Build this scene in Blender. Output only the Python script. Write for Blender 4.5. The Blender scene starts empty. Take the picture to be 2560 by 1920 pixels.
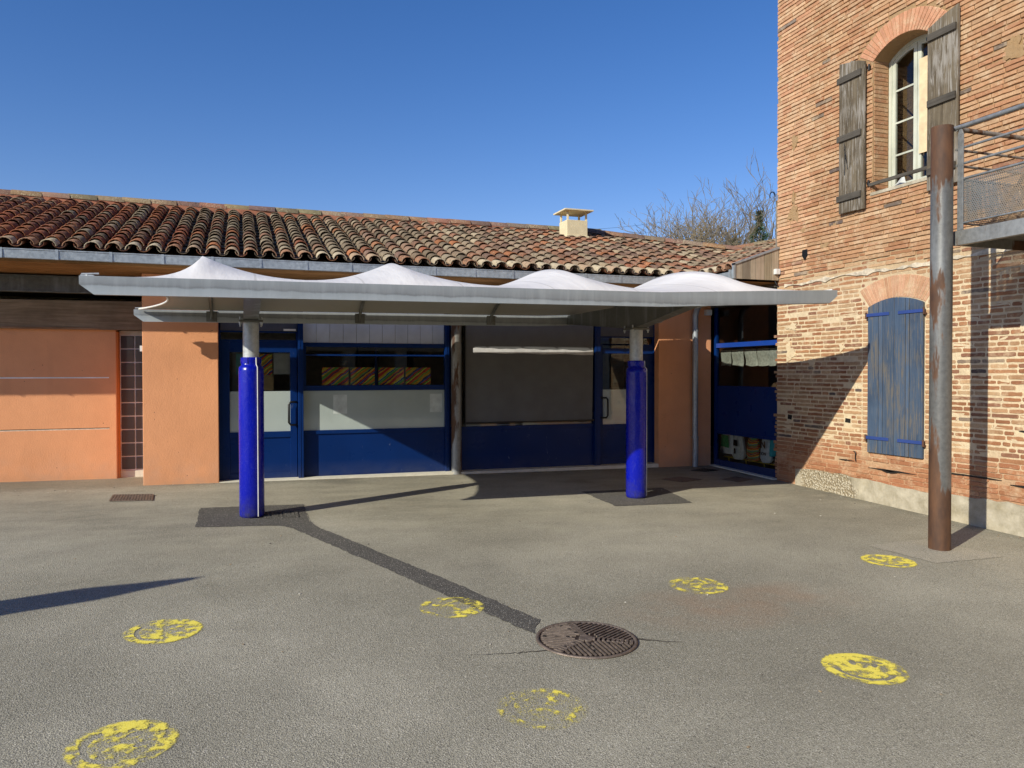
import bpy, math, random
from mathutils import Vector, Matrix
R = random.Random(7)
sc = bpy.context.scene
COL = sc.collection
rad = math.radians

# ------------------------------------------------------------------ helpers
GU, GV = -.01096, .01976
def G(u, v):
    return .0164 + GU*(u+1.31) + GV*(v-11.91)

class MB:
    def __init__(s): s.v=[]; s.f=[]; s.c=[]; s.cur=(1,1,1,1); s.sm=set()
    def add(s, vs, fs, smooth=False):
        n=len(s.v); s.v += [tuple(p) for p in vs]; s.c += [s.cur]*len(vs)
        for f in fs:
            if smooth: s.sm.add(len(s.f))
            s.f.append(tuple(i+n for i in f))
    def box(s, x0,x1,y0,y1,z0,z1):
        s.add([(x0,y0,z0),(x1,y0,z0),(x1,y1,z0),(x0,y1,z0),(x0,y0,z1),(x1,y0,z1),(x1,y1,z1),(x0,y1,z1)],
              [(0,3,2,1),(4,5,6,7),(0,1,5,4),(1,2,6,5),(2,3,7,6),(3,0,4,7)])
    def obox(s, c, ax, ay, az):
        c,ax,ay,az=map(Vector,(c,ax,ay,az)); vs=[]
        for k in (-1,1):
            for i,j in ((-1,-1),(1,-1),(1,1),(-1,1)): vs.append(c+ax*i+ay*j+az*k)
        s.add(vs,[(0,3,2,1),(4,5,6,7),(0,1,5,4),(1,2,6,5),(2,3,7,6),(3,0,4,7)])
    def prism(s, poly, d, smooth=False):
        d=Vector(d); n=len(poly); p=[Vector(q) for q in poly]
        s.add(p+[q+d for q in p],[tuple(range(n))[::-1],tuple(range(n,2*n))]+[(i,(i+1)%n,(i+1)%n+n,i+n) for i in range(n)])
    def tube(s, pts, r, n=8, cap=True, smooth=True):
        pts=[Vector(p) for p in pts]; m=len(pts)
        rs=r if isinstance(r,(list,tuple)) else [r]*m
        vs=[]; up=None
        for i in range(m):
            t=(pts[min(i+1,m-1)]-pts[max(i-1,0)]).normalized()
            if up is None: up=Vector((0,0,1)) if abs(t.z)<.9 else Vector((1,0,0))
            a=t.cross(up).normalized(); b=a.cross(t).normalized(); up=b
            for k in range(n):
                w=2*math.pi*k/n; vs.append(pts[i]+(a*math.cos(w)+b*math.sin(w))*rs[i])
        fs=[]
        for i in range(m-1):
            for k in range(n):
                k2=(k+1)%n; fs.append((i*n+k,i*n+k2,(i+1)*n+k2,(i+1)*n+k))
        s.add(vs,fs,smooth)
        if cap:
            s.add(vs[:n],[tuple(range(n))]); s.add(vs[-n:],[tuple(range(n))[::-1]])
    def lathe(s, prof, c=(0,0,0), n=32, wob=0):
        vs=[]
        for r,z in prof:
            for k in range(n):
                w=2*math.pi*k/n; rr=r*(1+wob*math.sin(3*w+z*9)); vs.append((c[0]+rr*math.cos(w),c[1]+rr*math.sin(w),c[2]+z))
        fs=[]
        for i in range(len(prof)-1):
            for k in range(n):
                k2=(k+1)%n; fs.append((i*n+k,i*n+k2,(i+1)*n+k2,(i+1)*n+k))
        s.add(vs,fs,True)
        s.add(vs[:n],[tuple(range(n))[::-1]]); s.add(vs[-n:],[tuple(range(n))])
    def grid(s, fn, nu, nv, smooth=True):
        vs=[fn(i/nu,j/nv) for j in range(nv+1) for i in range(nu+1)]
        s.add(vs,[(j*(nu+1)+i,j*(nu+1)+i+1,(j+1)*(nu+1)+i+1,(j+1)*(nu+1)+i) for j in range(nv) for i in range(nu)],smooth)
    def build(s, name, mat, parent=None, bevel=0, origin=None, recalc=False):
        me=bpy.data.meshes.new(name)
        org=Vector(origin) if origin is not None else Vector((0,0,0))
        me.from_pydata([tuple(Vector(p)-org) for p in s.v],[],s.f)
        me.polygons.foreach_set('use_smooth',[i in s.sm for i in range(len(s.f))])
        a=me.color_attributes.new('tint','FLOAT_COLOR','POINT')
        a.data.foreach_set('color',[x for c in s.c for x in c])
        me.update(); me.validate()
        o=bpy.data.objects.new(name,me); COL.objects.link(o)
        if mat: me.materials.append(mat)
        o.location=org
        if parent:
            o.parent=parent
            po=wloc(parent); o.location=org-po
        if bevel:
            m=o.modifiers.new('bevel','BEVEL'); m.width=bevel; m.segments=2; m.limit_method='ANGLE'; m.angle_limit=rad(40)
        return o
def wloc(o):
    p=Vector(o.location)
    while o.parent: o=o.parent; p+=Vector(o.location)
    return p
def tag(o, label=None, cat=None, group=None, kind=None):
    for k,v in (('label',label),('category',cat),('group',group),('kind',kind)):
        if v: o[k]=v
    return o
def empty(name, loc, label, cat, group=None):
    o=bpy.data.objects.new(name,None); COL.objects.link(o); o.location=loc; o.empty_display_size=.2
    return tag(o,label,cat,group)
def copy_tree(o, parent=None, off=None):
    c=o.copy(); COL.objects.link(c); c.parent=parent
    for ch in [x for x in COL.objects if x.parent==o]: copy_tree(ch,c)
    return c

# ------------------------------------------------------------------ materials
class NT:
    def __init__(s,name):
        s.m=bpy.data.materials.new(name); s.m.use_nodes=True; s.t=s.m.node_tree; s.t.nodes.clear()
        s.out=s.n('ShaderNodeOutputMaterial'); s.b=s.n('ShaderNodeBsdfPrincipled'); s.l(s.b.outputs[0],s.out.inputs[0])
        s.tc=s.n('ShaderNodeTexCoord'); s.co=s.tc.outputs['Object']
    def n(s,k,**kw):
        x=s.t.nodes.new(k)
        for a,v in kw.items(): setattr(x,a,v)
        return x
    def l(s,a,b): s.t.links.new(a,b)
    def set(s,inp,v):
        if isinstance(v,bpy.types.NodeSocket): s.l(v,inp)
        elif isinstance(v,(tuple,list)) and len(v)==3 and inp.type=='RGBA': inp.default_value=(*v,1)
        else: inp.default_value=v
    def P(s,**kw):
        for k,v in kw.items(): s.set(s.b.inputs[{'col':'Base Color','rough':'Roughness','metal':'Metallic','spec':'Specular IOR Level','nor':'Normal','alpha':'Alpha','coat':'Coat Weight','em':'Emission Color'}[k]],v)
        return s
    def map(s,scale=(1,1,1),rot=(0,0,0),src=None):
        x=s.n('ShaderNodeMapping'); x.inputs['Scale'].default_value=scale; x.inputs['Rotation'].default_value=rot; s.l(src or s.co,x.inputs[0]); return x.outputs[0]
    def noise(s,scale,detail=4,rough=.55,co=None,dist=0,fac=True):
        x=s.n('ShaderNodeTexNoise'); x.inputs['Scale'].default_value=scale; x.inputs['Detail'].default_value=detail; x.inputs['Roughness'].default_value=rough; x.inputs['Distortion'].default_value=dist
        s.l(co or s.co,x.inputs['Vector']); return x.outputs[0 if fac else 1]
    def vor(s,scale,co=None,feature='F1',out=0):
        x=s.n('ShaderNodeTexVoronoi',feature=feature); x.inputs['Scale'].default_value=scale; s.l(co or s.co,x.inputs['Vector']); return x.outputs[out]
    def ramp(s,f,*stops,interp='LINEAR'):
        x=s.n('ShaderNodeValToRGB'); x.color_ramp.interpolation=interp
        e=x.color_ramp.elements
        while len(e)<len(stops): e.new(.5)
        for el,(p,c) in zip(e,stops):
            el.position=p; el.color=(c,c,c,1) if not isinstance(c,(tuple,list)) else (*c,1)
        s.l(f,x.inputs[0]); return x.outputs[0]
    def mix(s,f,a,b,mode='MIX'):
        x=s.n('ShaderNodeMix',data_type='RGBA',blend_type=mode); s.set(x.inputs[0],f); s.set(x.inputs[6],a); s.set(x.inputs[7],b); return x.outputs[2]
    def math(s,op,a,b=0,c=None,clamp=False):
        x=s.n('ShaderNodeMath',operation=op,use_clamp=clamp); s.set(x.inputs[0],a); s.set(x.inputs[1],b)
        if c is not None: s.set(x.inputs[2],c)
        return x.outputs[0]
    def sep(s,co=None):
        x=s.n('ShaderNodeSeparateXYZ'); s.l(co or s.co,x.inputs[0]); return x.outputs
    def bump(s,h,strength=.3,dist=.01,nor=None):
        x=s.n('ShaderNodeBump'); x.inputs['Strength'].default_value=strength; x.inputs['Distance'].default_value=dist; s.l(h,x.inputs['Height'])
        if nor: s.l(nor,x.inputs['Normal'])
        return x.outputs[0]
    def attr(s,name='tint'):
        x=s.n('ShaderNodeAttribute',attribute_name=name); return x.outputs[0]

def m_plain(name,col,rough=.5,metal=0,var=.15,bump=.1,scale=8,spec=.5):
    t=NT(name); n=t.noise(scale,5); c=t.mix(t.ramp(n,(.3,0),(.7,1)),tuple(x*(1-var) for x in col),tuple(min(1,x*(1+var)) for x in col))
    t.P(col=c,rough=rough,metal=metal,spec=spec)
    if bump: t.P(nor=t.bump(t.noise(scale*9,3),bump,.004))
    return t.m

def m_asphalt(name,a,b,stain=True,con=1.0):
    t=NT(name)
    fine=t.math('ADD',t.math('MULTIPLY',t.noise(170,2,.75),.8),t.math('MULTIPLY',t.noise(70,2,.7),.2)); grit=t.vor(190,feature='F1',out=1)
    big=t.noise(.33,5,.55); mid=t.noise(1.7,6,.6)
    g=t.n('ShaderNodeSeparateColor'); t.l(grit,g.inputs[0])
    base=t.mix(t.ramp(big,(.40,0),(.62,1)),a,b)
    base=t.mix(t.ramp(mid,(.35,.0),(.7,.35)),base,tuple(x*.78 for x in a))
    k=t.math('MULTIPLY_ADD',t.ramp(fine,(.36,0),(.64,1)),1.0*con,.5+.2*(1-con))
    base=t.mix(1.0,base,t.ramp(k,(.0,.0),(1,1)) if False else k,'MULTIPLY')
    white=t.ramp(g.outputs[0],(.93,0),(.95,1)); base=t.mix(t.math('MULTIPLY',white,.6),base,(.62,.58,.50))
    dark=t.ramp(g.outputs[1],(.05,1),(.10,0)); w2_=t.n('ShaderNodeSeparateColor'); t.l(t.vor(85,out=1),w2_.inputs[0]); vd=t.vor(85); base=t.mix(t.math('MULTIPLY',t.math('MULTIPLY',t.ramp(w2_.outputs[0],(.955,0),(.96,1)),t.ramp(vd,(.28,1),(.4,0))),.75),base,(.70,.66,.56))
    base=t.mix(t.math('MULTIPLY',dark,.55),base,(.03,.028,.025))
    if stain:
        s=t.sep()
        # rusty wash beside the cast cover, worn dusty zones close to the house
        du=t.math('ADD',s[0],-3.6); dv=t.math('ADD',s[1],-4.95)
        e=t.math('ADD',t.math('MULTIPLY',t.math('MULTIPLY',du,du),.62),t.math('MULTIPLY',t.math('MULTIPLY',dv,dv),3.2))
        e=t.math('MULTIPLY',t.ramp(e,(.0,1),(1,0)),t.ramp(t.noise(2.2,4),(.35,.1),(.65,.9)))
        base=t.mix(t.math('MULTIPLY',e,.5),base,(.36,.20,.11))
        w=t.noise(1.1,6,.65,co=t.map((1,2.6,1),(0,0,.45)))
        near=t.ramp(t.math('MULTIPLY',s[1],.08),(.44,0),(.72,1))
        base=t.mix(t.math('MULTIPLY',t.math('MULTIPLY',t.ramp(w,(.42,0),(.7,1)),near),.32),base,(.62,.56,.42))
        gn=t.math('MULTIPLY',t.math('ADD',t.noise(5,5,.7),-.5),.9)
        g1=t.ramp(t.math('ADD',t.math('MULTIPLY',t.math('ADD',s[1],-11.3),1.0),gn),(.25,0),(.75,1)); g2=t.ramp(t.math('ADD',t.math('ADD',s[0],-7.4),gn),(.35,0),(.75,1))
        gr=t.math('MAXIMUM',t.math('MULTIPLY',g1,t.math('LESS_THAN',s[1],12.7)),g2); base=t.mix(t.math('MULTIPLY',gr,.42),base,(.09,.078,.055))
        # dark damp smudges
        sm=t.ramp(t.noise(.8,3,.5,co=t.map((1,1,1),(0,0,1.2))),(.62,0),(.76,1)); base=t.mix(t.math('MULTIPLY',sm,.28),base,(.10,.095,.08))
    h=t.math('ADD',fine,t.math('MULTIPLY',t.vor(120),.8))
    t.P(col=base,rough=.93,spec=.2,nor=t.bump(h,.75,.006)); return t.m

def m_render(name,col,dark=.8):
    t=NT(name); s=t.sep()
    big=t.noise(.9,6,.6); c=t.mix(t.ramp(big,(.3,0),(.7,1)),col,tuple(x*dark for x in col))
    low=t.ramp(s[2],(0,1),(.55,0)); c=t.mix(t.math('MULTIPLY',low,t.ramp(t.noise(5,5),(.4,0),(.7,.55))),c,(.62,.36,.24))
    str_=t.noise(3,5,.6,co=t.map((1,1,.18))); c=t.mix(t.ramp(str_,(.55,0),(.8,.35)),c,tuple(x*.6 for x in col))
    v=t.vor(9,feature='F1'); pit=t.ramp(v,(.03,1),(.075,0)); pit=t.math('MULTIPLY',pit,t.ramp(t.noise(2.3,2),(.52,0),(.56,1)))
    c=t.mix(pit,c,tuple(x*.25 for x in col))
    h=t.math('ADD',t.math('MULTIPLY',t.noise(60,4,.6),.7),t.math('MULTIPLY',t.noise(9,4,.5),.5)); h=t.math('SUBTRACT',h,t.math('MULTIPLY',pit,1.2))
    cr=t.vor(1.7,co=t.mix(.12,t.co,t.noise(4,4,.6,fac=False)),feature='DISTANCE_TO_EDGE'); cr=t.math('MULTIPLY',t.ramp(cr,(.0,1),(.002,0)),t.ramp(t.noise(1.1,2),(.62,0),(.66,.5))); c=t.mix(cr,c,tuple(x*.45 for x in col))
    sp=t.ramp(t.math('ADD',s[2],t.math('MULTIPLY',t.noise(6,4,.6),.25)),(.06,1),(.30,0)); c=t.mix(t.math('MULTIPLY',sp,.35),c,(.40,.26,.17))
    h=t.math('SUBTRACT',h,cr)
    t.P(col=c,rough=.9,spec=.15,nor=t.bump(h,.5,.012)); return t.m

def m_galv(name,col=(.50,.53,.55),rust=0,metal=.25,streak=True):
    t=NT(name); a=t.noise(22,5,.7); c=t.mix(t.ramp(a,(.3,0),(.7,1)),tuple(x*.72 for x in col),tuple(x*1.15 for x in col))
    st=t.noise(6,5,.6,co=t.map((1,1,.12))); c=t.mix(t.ramp(st,(.5,0),(.8,.35)),c,(.62,.66,.68))
    r=.42
    if rust:
        s=t.sep()
        q=t.noise(1.6,5,.62,co=t.map((2.6,2.6,.55))); q=t.math('ADD',q,t.ramp(s[2],(0,.30),(.37,.0)) ) if rust==1 else q
        if rust==1:
            zz=t.math('MULTIPLY',s[2],.25)
            add=t.ramp(zz,(.0,.36),(.14,.20),(.26,-.02),(.36,.03),(.55,-.03),(.85,-.02),(.93,.06),(1.0,.20)); add=t.math('ADD',add,t.math('MULTIPLY',t.math('ADD',t.math('MULTIPLY',s[0],-1.0),t.math('MULTIPLY',s[1],.35)),.75)); add=t.math('ADD',add,-.02)
            q=t.math('ADD',t.noise(1.6,5,.62,co=t.map((2.6,2.6,.55))),add)
        k=t.ramp(q,(.555,0),(.60,1)); rc=t.mix(t.ramp(t.noise(9,5,.6,co=t.map((1,1,.3))),(.3,0),(.7,1)),(.05,.026,.017),(.14,.065,.03))
        c=t.mix(k,c,rc); t.P(rough=t.mix(k,(.42,)*3,(.72,)*3),metal=t.math('MULTIPLY',t.math('SUBTRACT',1,k),metal))
        t.P(col=c,nor=t.bump(t.noise(60,4),.2,.003)); return t.m
    t.P(col=c,rough=t.ramp(a,(.3,.36),(.7,.55)),metal=metal,nor=t.bump(t.noise(60,3),.08,.003)); return t.m

def m_wood(name,c1,c2,axis=2,scale=14,weather=None,rough=.8,spec=.25,groove=0):
    t=NT(name); sc_=[6,6,6]; sc_[axis]=.35
    g=t.noise(scale*.35,8,.68,co=t.map(tuple(sc_)),dist=.4); c=t.mix(t.ramp(g,(.3,0),(.68,1)),c1,c2)
    c=t.mix(1,c,t.attr(),'MULTIPLY')
    b=t.noise(2.2,4,.6); c=t.mix(t.ramp(b,(.45,0),(.8,.55)),c,tuple(x*.5 for x in c1))
    if weather:
        q=t.noise(scale*.5,8,.7,co=t.map(tuple(x*1.0 for x in sc_)),dist=.8); q=t.math('ADD',q,t.math('MULTIPLY',t.math('ADD',t.noise(1.6,3),-.5),.45))
        c=t.mix(t.ramp(q,(.50,0),(.60,.9)),c,weather)
    t.P(col=c,rough=rough,spec=spec,nor=t.bump(g,.5,.006)); return t.m

def m_paint(name,col,rough=.35,scr=True,metal=0):
    t=NT(name); c=t.mix(t.ramp(t.noise(1.5,5),(.3,0),(.7,1)),col,tuple(x*1.25 for x in col))
    if scr:
        s=t.noise(5,7,.7,co=t.map((3,3,.7),(0,.5,0)),dist=1.2); c=t.mix(t.ramp(s,(.665,0),(.70,.35)),c,(.35,.42,.55))
        d=t.ramp(t.sep()[2],(0,.45),(.25,0)); c=t.mix(t.math('MULTIPLY',d,t.noise(6,4)),c,(.10,.10,.10))
    t.P(col=c,spec=.16 if col[2]<.2 else .45,rough=t.ramp(t.noise(4,4),(.3,rough*.8),(.7,min(1,rough*1.4))),metal=metal,nor=t.bump(t.noise(3,2),.04,.01)); return t.m

def m_glass(name,tint=(.90,.93,.91),refl=.72):
    t=NT(name); t.t.nodes.remove(t.b)
    tr=t.n('ShaderNodeBsdfTransparent'); tr.inputs[0].default_value=(*tint,1); gl=t.n('ShaderNodeBsdfGlossy'); gl.inputs['Roughness'].default_value=.0; gl.inputs[0].default_value=(.95,.98,1,1)
    nb=t.bump(t.noise(1.3,1),.02,.02); t.l(nb,gl.inputs['Normal'])
    fr=t.n('ShaderNodeFresnel'); fr.inputs[0].default_value=1.6; m=t.n('ShaderNodeMixShader')
    t.l(t.math('MULTIPLY',fr.outputs[0],1.5*refl,clamp=True),m.inputs[0]); t.l(tr.outputs[0],m.inputs[1]); t.l(gl.outputs[0],m.inputs[2]); t.l(m.outputs[0],t.out.inputs[0]); return t.m

def m_frost(name,col=(.46,.53,.51)):
    t=NT(name); c=t.mix(t.ramp(t.noise(2,5),(.3,0),(.7,1)),col,tuple(x*.86 for x in col)); t.P(col=c,rough=.04,spec=.9,nor=t.bump(t.noise(1.2,1),.015,.02)); return t.m

def m_tile(name):
    t=NT(name); base=t.attr(); n=t.noise(14,6,.7); l=t.noise(40,4,.7)
    c=t.mix(t.ramp(n,(.35,0),(.7,.6)),base,t.mix(1,base,(.45,.42,.40),'MULTIPLY'))
    lich=t.ramp(t.math('ADD',l,t.math('MULTIPLY',t.math('ADD',t.noise(2.2,4),-.5),.5)),(.55,0),(.66,.75)); c=t.mix(lich,c,(.36,.32,.22))
    dk=t.ramp(t.math('ADD',t.noise(24,4,.6),t.math('MULTIPLY',t.math('ADD',t.noise(.8,3),-.5),.6)),(.58,0),(.72,.8)); c=t.mix(dk,c,(.035,.03,.024))
    t.P(col=c,rough=.9,spec=.2,nor=t.bump(t.math('ADD',n,l),.45,.008)); return t.m

def m_brick(name):
    t=NT(name); base=t.attr(); n=t.noise(16,6,.65); f=t.noise(70,4,.7)
    c=t.mix(t.ramp(n,(.35,0),(.75,.55)),base,t.mix(1,base,(.62,.55,.5),'MULTIPLY'))
    c=t.mix(t.ramp(t.noise(5.5,6,.75),(.50,0),(.68,.65)),c,(.70,.54,.355))
    c=t.mix(t.ramp(f,(.35,.25),(.6,0)),c,(.12,.05,.02))
    t.P(col=c,rough=.92,spec=.15,nor=t.bump(t.math('ADD',n,f),.6,.008)); return t.m

def m_mortar(name):
    t=NT(name); s=t.sep(); zz=t.math('ADD',s[2],t.math('MULTIPLY',t.math('ADD',t.noise(1.2,4),-.5),.5))
    c=t.mix(t.ramp(t.math('MULTIPLY',zz,.2),(.52,0),(.68,1)),(.76,.62,.415),(.38,.245,.125))  # upper joints tan, darkened further to paint in their recess shadow
    c=t.mix(t.ramp(t.math('MULTIPLY',zz,.2),(.06,1),(.14,0)),c,(.52,.30,.17))
    c=t.mix(t.ramp(t.noise(8,6,.7),(.4,0),(.75,.5)),c,(.42,.30,.19)); c=t.mix(t.ramp(t.noise(50,4,.7),(.6,0),(.75,.5)),c,(.30,.20,.12))
    h=t.math('ADD',t.noise(22,5,.65),t.math('MULTIPLY',t.noise(90,3),.5)); t.P(col=c,rough=.95,spec=.1,nor=t.bump(h,.8,.02)); return t.m

def m_plinth(name):
    t=NT(name); c=t.mix(t.ramp(t.noise(4,7,.68,dist=.15),(.35,0),(.7,1)),(.32,.28,.20),(.62,.56,.44))
    c=t.mix(t.ramp(t.noise(1.3,4),(.5,0),(.7,.6)),c,(.50,.42,.26)); v=t.vor(32); s=t.sep()
    zone=t.ramp(t.math('ADD',t.math('MULTIPLY',s[1],.1),t.math('MULTIPLY',t.math('ADD',t.noise(3,3),-.5),.08)),(.845,0),(.855,1),(.955,1),(.965,0))
    peb=t.mix(t.ramp(v,(.15,0),(.6,1)),(.66,.60,.47),(.33,.27,.18)); c=t.mix(zone,c,peb)
    h=t.math('ADD',t.math('MULTIPLY',t.noise(18,5,.7),.6),t.math('MULTIPLY',t.math('MULTIPLY',zone,v),-1.6)); t.P(col=c,rough=.95,spec=.1,nor=t.bump(h,.7,.025)); return t.m

def m_perf(name):
    t=NT(name); s=t.sep(); p=.021
    sw=t.math('ADD',s[0],s[1]); a=t.math('DIVIDE',sw,p*1.0); b=t.math('DIVIDE',s[2],p*.87)
    row=t.math('FLOOR',b); off=t.math('MULTIPLY',t.math('MODULO',row,2),.5); fa=t.math('SUBTRACT',t.math('FRACT',t.math('ADD',a,off)),.5); fb=t.math('SUBTRACT',t.math('FRACT',b),.5)
    d=t.math('SQRT',t.math('ADD',t.math('MULTIPLY',fa,fa),t.math('MULTIPLY',fb,fb))); solid=t.math('GREATER_THAN',d,.29)
    c=t.mix(t.ramp(t.noise(2.1,5,.6),(.45,0),(.62,1)),(.20,.205,.20),(.28,.215,.15)); t.P(col=c,rough=.55,metal=.3,alpha=solid); return t.m

def m_art(name,seed,w=26,muted=1.0):
    t=NT(name); x=t.map((1,1,1),(0,rad(38),0)); s=t.sep(x); wob=t.math('MULTIPLY',t.math('ADD',t.noise(9,3),-.5),.05)
    k=t.math('ADD',t.math('MULTIPLY',t.math('ADD',s[2],wob),w*.20),seed*.37); k=t.math('FRACT',k)
    pal=[(.75,.04,.02),(.95,.52,.02),(.02,.14,.5),(.98,.85,.10),(.12,.42,.08),(.9,.22,.02),(.09,.03,.15),(.95,.65,.06),(.7,.03,.04),(.2,.55,.12)]
    rr=random.Random(seed); rr.shuffle(pal); st=[(i/len(pal),tuple(q*muted for q in pal[i])) for i in range(len(pal))]
    c=t.ramp(k,*st,interp='CONSTANT'); t.P(col=c,rough=.6); return t.m

def m_yellow(name,seed,thr=.5,ang=0):
    """worn yellow face painted through a stencil: object space is the disc itself (radius about .25)"""
    t=NT(name); ws_=t.n('ShaderNodeVectorMath',operation='SUBTRACT'); ws_.inputs[1].default_value=(.5,.5,.5); t.l(t.noise(9,4,.7,fac=False),ws_.inputs[0]); wc=t.n('ShaderNodeVectorMath',operation='ADD'); wn_=t.n('ShaderNodeVectorMath',operation='SCALE'); wn_.inputs['Scale'].default_value=.045; t.l(ws_.outputs[0],wn_.inputs[0]); t.l(t.co,wc.inputs[0]); t.l(wn_.outputs[0],wc.inputs[1]); s=t.sep(t.map((1,1,1),(0,0,ang),wc.outputs[0])); x,y=s[0],s[1]
    def circ(cx,cy,sx=1,sy=1):
        a=t.math('MULTIPLY',t.math('ADD',x,-cx),sx); b=t.math('MULTIPLY',t.math('ADD',y,-cy),sy); return t.math('SQRT',t.math('ADD',t.math('MULTIPLY',a,a),t.math('MULTIPLY',b,b)))
    n1=t.noise(7,4,.6,co=t.map((1,1,1),(seed,.3,.1*seed))); n2=t.noise(55,4,.7); n3=t.noise(17,5,.6,co=t.map((1,1,1),(.2*seed,0,seed)))
    r=t.math('ADD',circ(0,0),t.math('MULTIPLY',t.math('ADD',n3,-.5),.03))
    disc=t.ramp(t.math('ADD',t.math('MULTIPLY',r,4),t.math('MULTIPLY',t.math('ADD',n2,-.5),.10)),(.93,1),(.985,0))
    rim=t.ramp(t.math('MULTIPLY',r,4),(.60,0),(.85,.035))
    m=circ(0,0); mouth=t.math('MULTIPLY',t.ramp(t.math('MULTIPLY',m,4),(.60,0),(.615,1),(.72,1),(.735,0)),t.math('LESS_THAN',y,-.055))
    e1=t.math('LESS_THAN',circ(-.062,.07,1.5,.85),.032); e2=t.math('LESS_THAN',circ(.062,.07,1.5,.85),.032)
    hole=t.math('MAXIMUM',mouth,t.math('MAXIMUM',e1,e2))
    wear=t.math('ADD',t.math('ADD',t.math('MULTIPLY',n3,.75),t.math('MULTIPLY',n1,.45)),t.math('MULTIPLY',t.noise(130,3,.8),.34)); wear=t.math('ADD',wear,rim)
    paint=t.ramp(wear,(thr+.035,0),(thr+.13,1)); a=t.math('MULTIPLY',t.math('MULTIPLY',paint,disc),t.math('SUBTRACT',1,hole))
    # thin overspray halo
    halo=t.math('MULTIPLY',t.ramp(t.math('MULTIPLY',r,4),(.9,1),(1.12,0)),t.ramp(t.noise(110,3,.7),(.56,0),(.62,.55))); halo=t.math('MULTIPLY',halo,t.math('SUBTRACT',1,t.math('MULTIPLY',hole,.85)))
    a=t.math('MAXIMUM',a,halo,clamp=True)
    c=t.mix(t.ramp(n2,(.3,0),(.7,1)),(.86,.70,.08),(.98,.86,.17)); t.P(col=c,rough=.85,alpha=a,spec=.2,nor=t.bump(t.noise(150,2),.4,.004)); return t.m

M={}
M['asphalt']=m_asphalt('asphalt',(.305,.285,.218),(.44,.412,.32))
M['patch']=m_asphalt('patch_asphalt',(.115,.108,.095),(.145,.136,.12),False,.7)
M['patch_pale']=m_asphalt('patch_concrete',(.40,.37,.29),(.50,.46,.36),False,.9)
M['orange']=m_render('orange_render',(.86,.40,.20),.80)
M['orange_dark']=m_render('orange_render_deep',(.70,.22,.06))
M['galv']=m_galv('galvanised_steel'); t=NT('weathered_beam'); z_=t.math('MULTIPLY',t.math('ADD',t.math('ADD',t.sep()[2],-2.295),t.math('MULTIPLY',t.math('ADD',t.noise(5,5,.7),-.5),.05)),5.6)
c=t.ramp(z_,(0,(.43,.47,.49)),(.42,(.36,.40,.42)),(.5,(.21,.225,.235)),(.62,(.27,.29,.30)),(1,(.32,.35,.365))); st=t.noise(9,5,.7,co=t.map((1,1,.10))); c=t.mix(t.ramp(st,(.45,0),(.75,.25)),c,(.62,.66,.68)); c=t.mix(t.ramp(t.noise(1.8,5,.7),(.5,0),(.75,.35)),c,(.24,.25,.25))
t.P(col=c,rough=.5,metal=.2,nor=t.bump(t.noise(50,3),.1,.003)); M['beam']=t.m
M['galv_dark']=m_galv('shaded_steel',(.15,.15,.135),0,.3)  # steel coloured darker to deepen the shade under the canopy
M['zinc']=m_galv('zinc',(.36,.40,.43),0,.45)
M['rust']=m_galv('rusty_steel_tube',(.15,.15,.145),1,.25); M['rust2']=m_galv('stained_steel',(.25,.25,.24),2,.3)
M['rail']=m_galv('painted_rail',(.26,.27,.28),0,.4)
M['brick']=m_brick('brick'); M['mortar']=m_mortar('lime_mortar'); M['plinth']=m_plinth('cement_plinth')
M['tile']=m_tile('roof_tile')
M['navy']=m_paint('navy_paint',(.0024,.021,.112),.3); M['navy_clean']=m_paint('blue_paint',(.008,.045,.26),.3,False)
t=NT('blue_vinyl'); n=t.noise(3,4,co=t.map((1,1,.35))); sc1=t.noise(7,8,.75,co=t.map((2.2,2.2,1),(.5,.3,0)),dist=2.0); zz=t.sep()[2]
sm=t.math('MULTIPLY',t.ramp(sc1,(.63,0),(.655,1),(.66,1),(.69,0)),t.ramp(zz,(.0,.55),(.8,.2)))
c=t.mix(t.ramp(n,(.3,0),(.7,1)),(.001,.005,.30),(.002,.010,.42)); c=t.mix(sm,c,(.16,.20,.42)); dirt=t.math('MULTIPLY',t.ramp(zz,(-.05,.75),(.22,0)),t.ramp(t.noise(9,5,.7),(.35,0),(.65,1))); c=t.mix(dirt,c,(.05,.05,.07))
t.P(col=c,rough=t.ramp(sc1,(.4,.18),(.65,.36)),spec=.4,nor=t.bump(t.math('ADD',t.noise(4.5,3,.5,co=t.map((1,1,.4))),t.math('MULTIPLY',t.noise(20,2),.05)),.6,.03)); M['pad']=t.m
M['white']=m_plain('white_paint',(.75,.75,.72),.5); M['sill']=m_plain('white_stone_sill',(.72,.68,.56),.8,0,.1,.3)
M['frost']=m_frost('frosted_film'); M['glass']=m_glass('window_glass'); M['darkglass']=m_glass('dark_glass',(.88,.9,.88),.55)
M['black']=m_plain('black_metal',(.012,.012,.012),.35,.3)
M['screen']=m_plain('grey_screen_fabric',(.135,.138,.142),.75,0,.08,.12,5); M['screen_pale']=m_plain('pale_screen_hem',(.62,.62,.63),.7)
M['beamwood']=m_wood('old_timber',(.17,.115,.07),(.34,.25,.17),0); M['soffit']=m_wood('soffit_wood',(.20,.095,.03),(.36,.19,.07),0)
M['greywood']=m_wood('grey_weathered_wood',(.075,.056,.036),(.19,.155,.105),2,16,(.31,.285,.25)); M['cladding']=m_wood('cladding_wood',(.28,.22,.155),(.46,.39,.30),2,12)
M['batten']=m_wood('batten_wood',(.06,.052,.042),(.13,.115,.095),1,16)
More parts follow.
